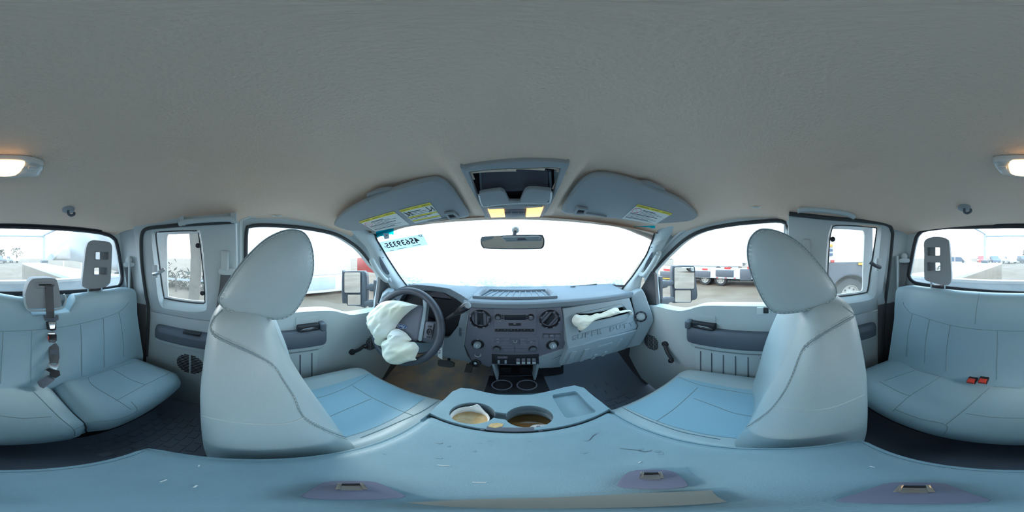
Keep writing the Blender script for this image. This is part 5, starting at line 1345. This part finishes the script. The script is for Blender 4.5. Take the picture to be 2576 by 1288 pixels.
# ---- moulded airbag notices on the headliner edge
for px, py, s, lab in ((696, 543, -1, 'small pale airbag notice on the headliner above the driver door'), (1902, 521, 1, 'small pale airbag notice on the headliner above the passenger door')):
    h = CEIL.ray_cast(V((0, 0, 0)), D(px, py)); p = h[0]*.992; n_ = h[1] if h[1].dot(D(px, py)) < 0 else -h[1]
    u = V((0, -s, 0)); u = (u-n_*u.dot(n_)).normalized(); v_ = n_.cross(u); v_ = v_ if v_.z > 0 else -v_
    if u.cross(v_).dot(n_) < 0: u = -u
    nt_ = thing('airbag_notice', p, lab, 'notice')
    mk('notice_plate', G().prism([p+u*a+v_*b for a, b in rrect(0, 0, .036, .0075, .0037, 4)], n_*.001), 'label', nt_)
    mk('notice_text', text_g('AIRBAG', .0065, p+n_*.0011, u, v_, .0002), 'box_grey', nt_, merge=0, smooth=False)

# ================================================================== SEAT BELTS
def side_belt(s, an, path, x, lab):
    p = onx(*an, s*x); t = thing('seat_belt', p, lab, 'seat belt', 'outer rear seat belts')
    a = mk('belt_anchor', G().lathe([(.020, -.004), (.020, .006), (.010, .012), (.0005, .012)], p, -D(*an), 20), 'trim', t)
    mk('anchor_bolt', G().lathe([(.008, .012), (.008, .016), (.0005, .017)], p, -D(*an), 12), 'steel', a)
    u = D(*an).cross(Z).normalized()
    mk('belt_guide', G().loft([sering(p-D(*an)*.006+V((0, 0, -.026))+D(*an).normalized()*h, u, Z, .034, .014, 3, 20) for h in (-.006, .006)]), 'trim', t, bevel=.003)
    pts = [onx(a_, b_, s*(x+.004)) for a_, b_ in cat2(path, 5)]
    mk('webbing', G().strip(pts, u, .042, .0015), 'belt', t)
    q = pts[int(len(pts)*.55)]
    tg_ = mk('belt_tongue', G().box(q-D(*path[2])*.006, (.045, .012, .022), (u, D(*an), Z)), 'chrome', t, bevel=.003)
side_belt(-1, (324, 655), [(321, 672), (325, 700), (328, 730), (333, 765), (338, 810), (342, 862), (344, 905)], .722, 'grey seat belt on the rear corner pillar beside the speaker grille')
side_belt(1, (2275, 645), [(2276, 655), (2272, 690), (2266, 735), (2261, 775), (2257, 820), (2253, 870)], .682, 'grey seat belt on the rear corner pillar beside the red buckles')
# front belts on the half doors
for s, an, path, lab in ((-1, (566, 655), [(568, 688), (565, 720), (560, 750), (556, 775)], 'grey shoulder belt behind the driver headrest'), (1, (2028, 628), [(2036, 650), (2040, 700), (2046, 760)], 'grey shoulder belt behind the passenger headrest')):
    p = tilt(s, *an, .052); t = thing('shoulder_belt', p, lab, 'seat belt')
    u = Y
    mk('adjuster', G().box(p+V((0, 0, 0)), (.022, .034, .088)), 'trim', t, bevel=.009, seg=3)
    g_ = tilt(s, an[0]+4*s*-1, an[1]+28, .062)
    mk('belt_guide', G().loft([sering(g_+V((h, 0, 0)), Y, Z, .036, .015, 3, 24) for h in (-.007, .007)]), 'trim', t, bevel=.003)
    mk('webbing', G().strip([tilt(s, a_, b_, .060) for a_, b_ in cat2(path, 4)], Y, .045, .0015), 'belt', t)
    mk('belt_loop', G().tube(circ(tilt(s, path[-1][0]-6, path[-1][1]+4, .06), Y, Z, .012, 16), .004, 6, True), 'trim', t)
# centre belt hanging from the centre headrest
t = thing('center_belt', onp(118, 720, V((0, -.64, 0)), V((0, 1, .1))), 'grey lap belt with two buckles hanging from the centre headrest slot', 'seat belt')
def cb_(a, b, o=.012):
    (px, py), = c0((a, b)); d_ = D(px, py); h = bb.ray_cast(V((0, 0, 0)), d_); r = (h[0].length if h[0] and h[3] < 1.2 else .78)
    return d_*(min(r, 1.05)-o)
def belt_piece(name, pts, th, m, par=t, o=.014, bev=.002):
    P = [cb_(a, b, o) for a, b in pts]; c_ = sum(P, V())/len(P); n_ = -c_.normalized()
    P = [p-n_*((p-c_).dot(n_)) for p in P]
    u = X-n_*n_.x
    return mk(name, plate(P, [], c_, u, n_.cross(u), n_*th), m, par, bevel=bev)
fc = lambda a, b, o: f(c0((a, b))[0])*(1-o)
mk('webbing', G().strip([fc(530, 116, -.03), fc(530, 122, .004), fc(531, 140, .014), fc(535, 250, .014), fc(539, 340, .018), fc(542, 400, .03), cb_(543, 445, .036), cb_(544, 480, .03)], X, .0335, .0015), 'belt', t)
bt = belt_piece('tongue_shell', [(465, 440), (490, 440), (495, 470), (590, 470), (600, 438), (630, 440), (632, 490), (610, 502), (485, 502)], .012, 'trim_dark', o=.03)
belt_piece('tongue_plate', [(520, 505), (605, 505), (598, 550), (590, 590), (540, 592), (528, 545)], .004, 'chrome', o=.024)
belt_piece('tongue_back', [(495, 510), (608, 505), (605, 600), (560, 612), (505, 595)], .006, 'black', o=.018)
belt_piece('lower_tongue', [(510, 622), (598, 622), (596, 650), (520, 650)], .004, 'chrome', o=.022)
bk2 = belt_piece('upper_buckle', [(515, 650), (530, 640), (600, 640), (612, 660), (612, 710), (600, 735), (530, 735), (515, 700)], .014, 'gloss_black', o=.02)
for x in (522, 606): belt_piece('buckle_mark', [(x-5, 665), (x+5, 665), (x+5, 708), (x-5, 708)], .002, 'red', bk2, o=.037, bev=0)
belt_piece('buckle_plate', [(525, 722), (612, 722), (608, 738), (530, 738)], .004, 'chrome', o=.026)
belt_piece('lower_webbing', [(545, 742), (605, 742), (636, 785), (642, 900), (625, 955), (540, 955), (528, 900), (525, 785)], .004, 'belt', o=.016)
belt_piece('stitch_patch', [(535, 815), (632, 815), (632, 865), (535, 865)], .002, 'trim_dark', o=.021, bev=0)
belt_piece('anchor_tab', [(520, 955), (545, 950), (560, 975), (600, 985), (625, 945), (648, 955), (610, 1035), (540, 1005)], .004, 'steel', o=.022)
belt_piece('anchor_knuckle', [(488, 1030), (530, 1010), (580, 1030), (640, 1040), (650, 1090), (600, 1120), (530, 1100), (540, 1060)], .014, 'black', o=.024)
belt_piece('lower_buckle', [(400, 1165), (520, 1088), (588, 1128), (590, 1140), (470, 1230), (430, 1212)], .018, 'trim_dark', o=.04)

# ================================================================== ON AND OUTSIDE THE GLASS
# auction sticker, read from outside
cst = crop(900, 560, 7.155)
def wsp(a, b, o=.004): (px, py), = cst((a, b)); d_ = D(px, py); h = WS.ray_cast(V((0, 0, 0)), d_); return (h[0] if h[0] else d_*.9)-d_*o
S = [wsp(*p) for p in ((375, 355), (1165, 205), (1270, 400), (480, 540))]
stk = thing('lot_sticker', S[3], 'white lot number sticker showing mirrored dark numerals in the windshield corner', 'sticker')
def sat(a, b, o=0.):
    q = S[0].lerp(S[1], a).lerp(S[3].lerp(S[2], a), b); return q-q.normalized()*o
m_ = bpy.data.materials.new('sticker_film'); m_.use_nodes = True; nt = m_.node_tree; nt.nodes.clear()
o_ = nt.nodes.new('ShaderNodeOutputMaterial'); d1 = nt.nodes.new('ShaderNodeBsdfDiffuse'); d1.inputs[0].default_value = (.70, .84, .88, 1); d2 = nt.nodes.new('ShaderNodeBsdfTranslucent'); d2.inputs[0].default_value = (.55, .68, .72, 1)
mx = nt.nodes.new('ShaderNodeMixShader'); mx.inputs[0].default_value = .45; nt.links.new(d1.outputs[0], mx.inputs[1]); nt.links.new(d2.outputs[0], mx.inputs[2]); nt.links.new(mx.outputs[0], o_.inputs[0])
g = G().grid(lambda a, b: sat(a, b), 8, 4); mk('sticker_film', g, m_, stk)
def sticker_text(s_, a, b, sz, m='dark_steel'):
    c_ = sat(a, b, .002); u = (sat(a+.05, b)-sat(a-.05, b)).normalized(); v_ = (sat(a, b-.05)-sat(a, b+.05)); v_ = (v_-u*v_.dot(u)).normalized()
    mk('sticker_print', text_g(s_, sz, c_, -u, v_, .0002, bold=.02 if sz > .03 else 0), m, stk, merge=0, smooth=False)
Hs = (S[0]-S[3]).length
sticker_text('45639335', .50, .45, Hs*.62); sticker_text('F', .10, .55, Hs*.3); sticker_text('SP', .945, .14, Hs*.26)
for a, b, w_ in ((.78, .84, .09), (.45, .90, .11), (.2, .93, .05)): mk('fine_print', G().tube([sat(a-w_, b, .002), sat(a+w_, b, .002)], .0012, 4), 'box_grey', stk)
S2 = [wsp(*p, .005) for p in ((455, 195), (560, 195), (565, 285), (480, 300))]
st2 = thing('permit_sticker', S2[3], 'small bluish permit sticker above the lot number sticker', 'sticker')
mk('sticker_film', G().prism(S2, V((0, .0006, 0))), 'bed_paint', st2)
mk('sticker_house_mark', G().prism([S2[0].lerp(S2[2], .25), S2[1].lerp(S2[3], .25), S2[1].lerp(S2[3], .4), S2[0].lerp(S2[1], .5).lerp(S2[3], .2)][:3], V((0, -.0006, 0))), 'body_blue', st2)
# wipers resting outside at the foot of the glass
for pts, lab in (([(1160, 721), (1230, 718.5), (1300, 717), (1338, 716.5)], 'black wiper blade on the windshield before the steering wheel'), ([(1435, 723), (1500, 716), (1560, 713.5)], 'black wiper blade on the windshield before the glove box')):
    P = [wsp_ for wsp_ in [(lambda d_, h: (h[0] if h[0] else d_)+d_*.03)(D(*p), WS.ray_cast(V((0, 0, 0)), D(*p))) for p in cat2(pts, 5)]]
    wp = thing('wiper', P[0], lab, 'wiper')
    mk('wiper_blade', G().tube(P, .006, 8), 'black', wp)
    mk('wiper_arm', G().tube([P[0].lerp(P[-1], .5)+V((0, .01, .008)), P[0]+V((.0, .03, -.004))], .005, 6), 'gloss_black', wp)
mk('cowl_strip', G().tube([V((x*.1, 1.045-.105*(x*.1/.75)**2, -.203)) for x in range(-7, 8)], .010, 8), 'black', wo)

# ---- door mirrors on telescopic arms
cm = crop(1580, 500, 2.683); cml = crop(600, 560, 3.789)
def door_mirror(s, xo, head, upper, lower, arms, lab):
    mnn = V((-s*.42, -.9, 0)).normalized(); c0_ = onx(*head[0], s*xo)
    f_ = lambda p, o=0.: onp(p[0], p[1], c0_+mnn*o, mnn)
    H3 = [f_(p) for p in cat2(head, 3, True)]; c_ = sum(H3, V())/len(H3)
    t = thing('door_mirror', c_, lab, 'mirror', 'telescopic towing mirrors')
    mk('mirror_shell', G().loft([[c_+(p-c_)*k-mnn*h for p in H3] for k, h in ((.96, 0), (1, .004), (1, .04), (.85, .07), (.5, .085))]), 'mirror_shell', t)
    u = mnn.cross(Z).normalized()
    for nm, q in (('mirror_glass', upper), ('spotter_glass', lower)):
        P = [f_(p, .003) for p in q]; mk(nm, plate(P, [], P[0], u, Z, mnn*.002), 'mirror', t)
        mk('glass_rim', G().tube([f_(p, .005) for p in q], .004, 6, True), 'black', t)
    for a, b in arms:
        A = onx(*a, s*.86); B_ = f_(b, -.02)
        mk('mirror_arm', G().loft([sering(A.lerp(B_, k), Y, Z, .022*w_, .026*w_, 4, 16) for k, w_ in ((0, 1.15), (.45, 1.15), (.46, .85), (1, .85))]), 'mirror_shell', t, bevel=.003)
    mk('mirror_post', G().box(onx(arms[0][0][0], (arms[0][0][1]+arms[1][0][1])/2, s*.865), (.03, .07, .24)), 'mirror_shell', t, bevel=.01)
door_mirror(1, 1.13, cm((300, 465), (330, 455), (430, 452), (448, 470), (465, 600), (468, 665), (440, 685), (320, 705), (305, 690), (300, 600)), cm(*rrect(380, 534, 140, 150, 12, 3)), cm(*rrect(370, 657, 112, 84, 10, 3)),
            [(cm((200, 580))[0], cm((300, 565))[0]), (cm((210, 695))[0], cm((305, 675))[0])], 'black towing mirror outside the passenger door')
door_mirror(-1, 1.13, cml((985, 480), (1005, 465), (1170, 462), (1200, 470), (1220, 520), (1215, 790), (1160, 802), (1020, 770), (985, 745)), cml(*rrect(1085, 570, 160, 200, 14, 3)), cml(*rrect(1102, 735, 130, 104, 10, 3)),
            [(cml((1330, 620))[0], cml((1200, 610))[0]), (cml((1310, 770))[0], cml((1200, 765))[0])], 'black towing mirror outside the driver door')

# ================================================================== THE YARD OUTSIDE
GZ = -1.90
g = G().grid(lambda a, b: (lambda r, t: V((r*math.cos(t), r*math.sin(t), GZ)))(120*a*a, 2*PI*b), 20, 64)
mk('ground', g, 'gravel', kind='structure', label='brown gravel yard around the truck', cat_='ground', base=(0, 0, GZ))
def gnd(px, py): return onz(px, py, GZ)
def wheel_parts(par, c_, ax, r, wd, rimm='rim_white', holes=8):
    ax = V(ax).normalized()
    ty = mk('tyre', G().lathe([(r*.62, -wd/2), (r*.93, -wd/2), (r, -wd*.36), (r, wd*.36), (r*.93, wd/2), (r*.62, wd/2)], c_, ax, 36, cap=False), 'tyre', par)
    mk('wheel_rim', G().lathe([(r*.64, -wd*.3), (r*.64, wd*.46), (r*.58, wd*.46), (r*.54, wd*.25), (r*.30, wd*.18), (r*.26, wd*.34), (r*.10, wd*.36), (.001, wd*.34)], c_, ax, 32), rimm, ty)
    u = ax.orthogonal().normalized(); v_ = ax.cross(u)
    for k in range(holes):
        a = 2*PI*k/holes; mk('hand_hole', G().lathe([(r*.06, 0), (r*.06, .02), (.001, .021)], c_+(u*math.cos(a)+v_*math.sin(a))*r*.42+ax*wd*.20, ax, 10), 'dark_steel', ty)
    return ty
def pbox(name, a, b, m, par, bevel=.0):
    lo = [min(a[i], b[i]) for i in range(3)]; hi = [max(a[i], b[i]) for i in range(3)]
    return mk(name, G().box([(lo[i]+hi[i])/2 for i in range(3)], [max(.01, hi[i]-lo[i]) for i in range(3)]), m, par, bevel=bevel)

# ---- flatbed trailer seen through the passenger door window
TX = 9.6
tr_ = thing('flatbed_trailer', (TX+1.2, 4, GZ), 'long white flatbed trailer with dark side boxes parked beyond the passenger door', 'trailer')
fx = lambda px, py, x=TX: onx(px, py, x)
yA, yB = fx(1648, 700).y, -4.
zt_, zb_ = fx(1800, 681).z, fx(1800, 700).z
pbox('deck', (TX+.06, yA+1.5, zb_+.05), (TX+2.5, yB, zt_), 'white_paint', tr_)
pbox('side_rail', (TX+.02, yA+1.5, zb_), (TX+.12, yB, zb_+.10), 'white_paint_dull', tr_)
for a, b in (((1661, 682), (1690, 697)), ((1748, 681), (1786, 698)), ((1800, 679), (1845, 697)), ((1861, 677), (1890, 706)), ((1906, 677), (1950, 697))):
    bx_ = pbox('side_box', fx(*a)+V((-.03, 0, 0)), fx(*b)+V((.35, 0, 0)), 'box_grey', tr_, .03)
for a, b in (((1669, 676), (1685, 682)), ((1766, 675), (1780, 680)), ((1822, 672), (1838, 678)), ((1880, 671), (1894, 677))):
    pbox('red_marker', fx(*a), fx(*b)+V((.06, 0, 0)), 'body_red', tr_)
pbox('yellow_rail', fx(1645, 697), fx(1687, 703)+V((.2, 0, 0)), 'body_yellow', tr_, .01)
for k in range(9):
    y = fx(1790, 700).y-k*.28; pbox('reflector', V((TX, y, zb_+.02)), V((TX+.02, y-.14, zb_+.07)), 'body_red' if k % 2 else 'white_paint', tr_)
wc = fx(1775, 709, TX+.3)
for dx, dy in ((0, 0), (0, .95 if 0 else -1.05), (.32, 0)):
    wheel_parts(tr_, V((TX+.3+dx, wc.y+dy*0-(.10 if dx else 0)+dy, GZ+.42)), (-1, 0, 0), .42, .26)
for px in (1812, 1818): 
    q = fx(px, 705, TX+.7); pbox('landing_leg', V((q.x, q.y, zb_)), V((q.x+.14, q.y-.12, GZ)), 'dark_steel', tr_)
pbox('axle_frame', V((TX+.9, wc.y+1.2, zb_)), V((TX+1.3, wc.y-3, zb_-.25)), 'dark_steel', tr_)
# thin light poles beyond
for px, py, lab in ((1785, 644, 'thin yard pole beyond the flatbed trailer, the taller one'), (1688, 652, 'thin yard pole beyond the flatbed trailer, the shorter one')):
    q = onx(px, py, 34.); pl = thing('yard_pole', V((34, q.y, GZ)), lab, 'pole')
    mk('pole_shaft', G().tube([V((34, q.y, GZ)), V((34, q.y, q.z))], .05, 8), 'white_paint_dull', pl); mk('pole_head', G().box((34, q.y, q.z), (.2, .5, .2)), 'box_grey', pl)

# ---- box truck seen through the half door window
bt_ = thing('box_truck', (5.2, -3.4, GZ), 'white box truck with muddy rear wheel parked beside the rear half door', 'truck')
BX = 4.55
fb_ = lambda px, py, o=0.: onp(px, py, V((BX+o, 0, 0)), V((1, -.0, 0)))
ct = fb_(2140, 738)
R_ = .53; wz = GZ+R_
wc = V((BX+.15, ct.y, wz+.10))
wheel_parts(bt_, wc, (-1, 0, 0), R_, .28)
wheel_parts(bt_, wc+V((.34, 0, 0)), (-1, 0, 0), R_, .28)
zl = fb_(2130, 660).z
pbox('cargo_box', V((BX+.02, fb_(2060, 650).y+2.2, zl)), V((BX+2.4, fb_(2180, 640).y, zl+2.6)), 'white_paint', bt_, .02)
# side skirt with wheel arch
y0_, y1_ = wc.y+1.4, wc.y-1.15; zz0 = zl; zz1 = wz-.05
arc = [V((BX, wc.y+.72*math.cos(a), wc.z+.02+.66*math.sin(a))) for a in [PI*k/16 for k in range(17)]]
mk('side_skirt', plate([V((BX, y0_, zz0)), V((BX, y1_, zz0)), V((BX, y1_, zz1)), V((BX, arc[-1].y, zz1))]+arc[::-1]+[V((BX, arc[0].y, zz1)), V((BX, y0_, zz1))], [], (BX, 0, 0), Y, Z, V((.5, 0, 0))), 'box_grey', bt_)
mk('wheel_arch', G().tube(arc, .03, 6), 'dark_steel', bt_)
mk('mud_flap', G().box(wc+V((.15, -.80, -.05)), (.5, .03, .7)), 'dark_steel', bt_)
pbox('rear_post', V((BX-.02, fb_(2176, 600).y, zl)), V((BX+.1, fb_(2184, 600).y, zl+2.6)), 'body_blue', bt_)
for px, py, m in ((2090, 618, 'body_yellow'), (2090, 629, 'body_blue'), (2090, 640, 'body_blue'), (2094, 657, 'body_red'), (2163, 664, 'body_yellow'), (2170, 664, 'body_yellow'), (2183, 678, 'body_red')):
    mk('marker_lamp', G().box(fb_(px, py, -.03), (.05, .12, .08)), m, bt_, bevel=.01)
pbox('skirt_lower', V((BX+.6, y0_+1, zz1)), V((BX+1.8, y1_-.6, zl-.2)), 'dark_steel', bt_)

# ---- our own bed behind the back window
bed = thing('truck_bed', (0, -2.2, GZ), 'pale service bed with tall side boxes right behind the back window', 'truck bed')
yb0 = -1.02
bl = -.80; zt0 = onp(290, 690, V((0, 0, 0)), V((0, 0, 1))) if 0 else None
# headboard across the front of the bed
zh = ony(60, 709, yb0).z
pbox('headboard', V((-.98, yb0, -1.2)), V((.98, yb0-.04, zh)), 'bed_paint', bed)
pbox('headboard_rail', V((-.98, yb0+.004, zh-.012)), V((.98, yb0-.05, zh+.006)), 'white_paint', bed)
for s, inner, farpx in ((-1, [(290, 692), (112, 655)], (80, 660)), (1, [(2395, 688), (2508, 652)], (2510, 652))):
    yf = -4.1
    zT = -.175
    xi = .56*s
    pts = [V((xi, yb0-.06, -1.0)), V((xi, yf, -1.0)), V((xi, yf, zT)), V((xi, yb0-.06, zT))]
    sb_ = mk('side_box', G().prism(pts, V((s*.48, 0, 0))), 'bed_paint', bed, bevel=.01)
    mk('box_inner_face', G().prism([V((p.x-s*.004, p.y, p.z)) for p in [V((xi, yb0-.07, -.95)), V((xi, yf+.02, -.95)), V((xi, yf+.02, zT-.03)), V((xi, yb0-.07, zT-.03))]], V((s*.002, 0, 0))), 'bed_inside', sb_)
pbox('bed_floor', V((-.57, yb0, -1.0)), V((.57, -4.1, -.95)), 'bed_inside', bed)
pbox('tailgate', V((-.57, -4.06, -.95)), V((.57, -4.1, -.72)), 'white_paint', bed)
# ladder rack
rk = thing('ladder_rack', (0, -3.9, -.17), 'white tubular ladder rack standing on the service bed', 'rack')
for s, px, pt in ((-1, 111, (111, 591)), (1, 2478, (2478, 588))):
    q = ony(px, 650, -3.9); tp_ = ony(*pt, -3.9)
    mk('rack_post', G().tube([V((q.x, -3.9, -.17)), V((q.x, -3.9, tp_.z+.04))], .035, 8), 'white_paint_dull', rk)
    mk('rack_foot', G().box((q.x, -3.9, -.14), (.16, .16, .06)), 'box_grey', rk)
    mk('rack_side_rail', G().tube([V((q.x, -3.9, tp_.z)), V((q.x*.86 if 0 else q.x, -1.2, tp_.z+.02))], .03, 8), 'white_paint_dull', rk)
zc_ = ony(50, 593, -3.9).z
mk('rack_crossbar', G().tube([V((ony(111, 600, -3.9).x, -3.9, zc_)), V((ony(2478, 600, -3.9).x, -3.9, zc_))], .03, 8), 'white_paint_dull', rk)

# ---- vehicles and trees behind
def pickup(c_, yaw, paint, lab, name='pickup_truck', sc=1.0, group=None):
    """side-on crew cab pickup built about c_ on the ground"""
    t = thing(name, c_, lab, 'truck', group)
    r = Matrix.Rotation(yaw, 3, 'Z'); T = lambda x, y, z: V(c_)+r @ V((x*sc, y*sc, z*sc))
    prof = [(-2.9, .55), (-2.9, 1.15), (-.9, 1.2), (-.85, 1.85), (-.6, 1.95), (.5, 1.93), (.75, 1.85), (1.35, 1.25), (2.6, 1.1), (2.9, .95), (2.95, .5)]
    body = [T(x, -.95, z) for x, z in prof]; off = r @ V((0, 1.9*sc, 0))
    mk('body', G().prism(body, off), paint, t, bevel=.06*sc)
    for s in (-1, 1):
        y = .955*s
        for w_ in (((-.75, 1.3), (-.1, 1.3), (-.1, 1.8), (-.72, 1.78)), ((0, 1.3), (1.1, 1.3), (.7, 1.76), (0, 1.8))):
            mk('side_window', G().prism([T(x, y, z) for x, z in w_], r @ V((0, .01*s*sc, 0))), 'body_blue', t)
        for x in (-1.85, 1.85):
            cc = T(x, .82*s, .42); wheel_parts(t, cc, r @ V((0, s, 0)), .42*sc, .26*sc, holes=5)
        mk('side_mirror', G().box(T(.95, 1.12*s, 1.35), (.12, .25, .3)), 'dark_steel', t)
    return t
p = ony(2420, 655, -17.0); p.z = GZ
pickup(V((p.x+.4, -17, GZ)), PI, 'white_paint', 'white crew cab pickup parked behind the service bed')
rnd = random.Random(5)
for k, (px, pt, lab) in enumerate(((2470, 'body_red', 'small red parked pickup far behind the rack post'), (2500, 'body_blue', 'dark blue parked pickup far behind the ladder rack'), (2538, 'white_paint', 'far white parked pickup between a blue and a grey one'), (2570, 'box_grey', 'far grey parked pickup straight behind the cab'), (28, 'white_paint_dull', 'far pale parked pickup near the dark trees'))):
    q = ony(px, 655, -38-k*2); pickup(V((q.x, -38-k*2, GZ)), PI/2+.6*rnd.random(), pt, lab, 'parked_pickup', 1.0, 'far parked pickups')
def tree(px, yd, h, w_, lab, n=260, seed=1):
    q = ony(px, 650, yd); b = V((q.x, yd, GZ)); t = thing('tree', b, lab, 'tree')
    mk('trunk', G().tube([b, b+V((.05, 0, h*.4)), b+V((0, .1, h*.8))], [.22, .17, .06], 8), 'bark', t)
    g = G(); rr = random.Random(seed)
    for i in range(n):
        a = rr.uniform(0, 2*PI); z = rr.uniform(.35, 1.0); rad = w_*math.sqrt(max(.05, 1-((z-.62)/.42)**2))*math.sqrt(rr.random())
        p_ = b+V((rad*math.cos(a), rad*math.sin(a), z*h)); d_ = V((rr.uniform(-1, 1), rr.uniform(-1, 1), rr.uniform(-1, 1))).normalized(); e_ = d_.orthogonal().normalized(); s_ = rr.uniform(.18, .4)
        g.quad(p_-d_*s_, p_+e_*s_*.5, p_+d_*s_, p_-e_*s_*.5)
    mk('foliage', g, 'leaf', t, merge=0, smooth=False, kind='stuff')
tree(42, -54, 4.6, 2.4, 'bushy dark tree far behind the bed, the wider one'); tree(5, -58, 4.2, 1.4, 'bushy dark tree far behind the bed, the slimmer one', seed=4)
# plastic sheeting tent behind, left of the bed
tn = thing('sheeting_tent', (-5.2, -6.2, GZ), 'pale plastic sheeting tent draped beside the service bed', 'tent')
fp = [ony(px, py, -6.4) for px, py in cat2([(118, 652), (140, 628), (165, 600), (200, 566), (240, 545), (330, 540), (330, 680), (250, 668), (180, 656)], 3, True)]
mk('sheet', puff(fp, V((.3, 1, .1)), .25, .3, .10, 1.6, .18, 2), 'tarp', tn)
for px in (205, 160): mk('tent_pole', G().tube([ony(px, 585, -6.6), V((ony(px, 600, -6.6).x, -6.6, GZ))], .03, 6), 'steel', tn)
fb2 = thing('low_trailer', (-8, -8.6, GZ), 'brown low trailer side below the plastic sheeting', 'trailer')
pbox('trailer_side', V((-5.0, -8.6, -.75)), V((-11.0, -8.8, -.35)), 'bed_inside', fb2); pbox('trailer_rail', V((-5.0, -8.55, -.35)), V((-11.0, -8.8, -.28)), 'body_yellow', fb2)
for x in (-6.4, -7.5): wheel_parts(fb2, V((x, -8.5, GZ+.4)), (0, 1, 0), .4, .24)

# ---- left side: pale truck flank, red truck, tree and brush
lt = thing('white_van_body', (-7.2, 2., GZ), 'white truck body extended to imitate blown-out glare beyond the driver door', 'truck')
pbox('box_body', V((-7.0, -1.0, -.9)), V((-9.3, 4.6, 2.2)), 'white_paint', lt, .03)
pbox('side_skirt', V((-7.02, -1.0, -1.75)), V((-9.2, 4.6, -.9)), 'white_paint', lt, .03)  # white skirt carries the body down low to imitate the blown-out view
for y in (.3, 2.2): pbox('skirt_door', V((-6.99, y, -1.6)), V((-7.02, y+1.5, -1.0)), 'white_paint_dull', lt, .01)
rd = thing('red_pickup', (-6.2, 6.4, GZ), 'red parked truck with lit tail lamp seen past the driver door mirror', 'truck')
pbox('tail_panel', V((-6.0, 5.7, -.9)), V((-8.0, 7.7, -.1)), 'body_red', rd, .06); pbox('cab_top', V((-6.2, 6.3, -.1)), V((-7.8, 7.4, .55)), 'white_paint', rd, .1)
for y in (6.0, 7.3): wheel_parts(rd, V((-6.05, y, GZ+.42)), (1, 0, 0), .42, .25, 'box_grey')
def onL(px, py, x): return onx(px, py, x)
q = onx(488, 690, -6.5); tl = thing('bare_tree', V((-6.5, q.y, GZ)), 'leaning grey tree trunk outside the dusty half door window', 'tree')
mk('trunk', G().tube(cat([V((-6.5, q.y, GZ)), V((-6.5, q.y+.1, 0)), V((-6.6, q.y-.1, 2.6)), V((-6.6, q.y+.3, 5)) ], 4), .24, 10), 'bark', tl)
for k in range(7):
    z = .4+k*.5; a = -1 if k % 2 else 1
    mk('branch', G().tube([V((-6.5, q.y, z)), V((-6.3, q.y+a*.7, z+.5)), V((-6.2, q.y+a*1.2, z+1.2))], [.05, .03, .012], 6), 'bark', tl)
g = G(); rr = random.Random(8)
for i in range(700):
    y = rr.uniform(-7., -1.5); x = rr.uniform(-9.5, -8.0); z = GZ+abs(rr.gauss(0, .5)); p_ = V((x, y, z)); d_ = V((rr.uniform(-1, 1), rr.uniform(-1, 1), rr.uniform(-.3, 1))).normalized(); e_ = d_.orthogonal().normalized(); s_ = rr.uniform(.1, .28)
    g.quad(p_-d_*s_, p_+e_*s_*.3, p_+d_*s_, p_-e_*s_*.3)
mk('brush', g, 'leaf', kind='stuff', label='low dry brush along the yard edge outside the dusty half door window', cat_='brush', merge=0, smooth=False)
fe = thing('fence', (-7.6, -3.5, GZ), 'low rail fence outside the dusty half door window', 'fence')
for k in range(4): pbox('fence_post', V((-7.6, -1.4-k*1.3, GZ)), V((-7.52, -1.48-k*1.3, GZ+.8)), 'bark', fe)
pbox('fence_rail', V((-7.6, -1.2, GZ+.62)), V((-7.56, -5.6, GZ+.72)), 'white_paint_dull', fe)

# ---- added row of white box trailers imitating blown-out sky beyond the flatbed
for k in range(3):
    y = 9.5-k*7.6
    bt2 = thing('white_fill_trailer', (15.5, y-3.4, GZ), ('white box trailer added for blown-out sky behind the flatbed trailer, the one beyond its yellow rail', 'white box trailer added for blown-out sky behind the flatbed trailer, the middle of three', 'white box trailer added for blown-out sky behind the flatbed trailer, the one next to the box truck')[k], 'trailer', 'white box trailers added for blown-out sky')
    pbox('trailer_box', V((14.5, y, -.95)), V((17., y-7.2, .9)), 'white_paint', bt2, .04)
    pbox('trailer_skirt', V((14.6, y-.4, -1.6)), V((16.8, y-6.8, -.95)), 'white_paint_dull', bt2)
    for q in (1.2, 2.3): wheel_parts(bt2, V((14.7, y-7.2+q, GZ+.45)), (-1, 0, 0), .45, .28)

# ------------------------------------------------------------------ stand everything on the cab floor (z = 0)
for o in list(C.objects):
    if o.parent is None and o.type in {'MESH', 'EMPTY'}: o.location.z += EYE
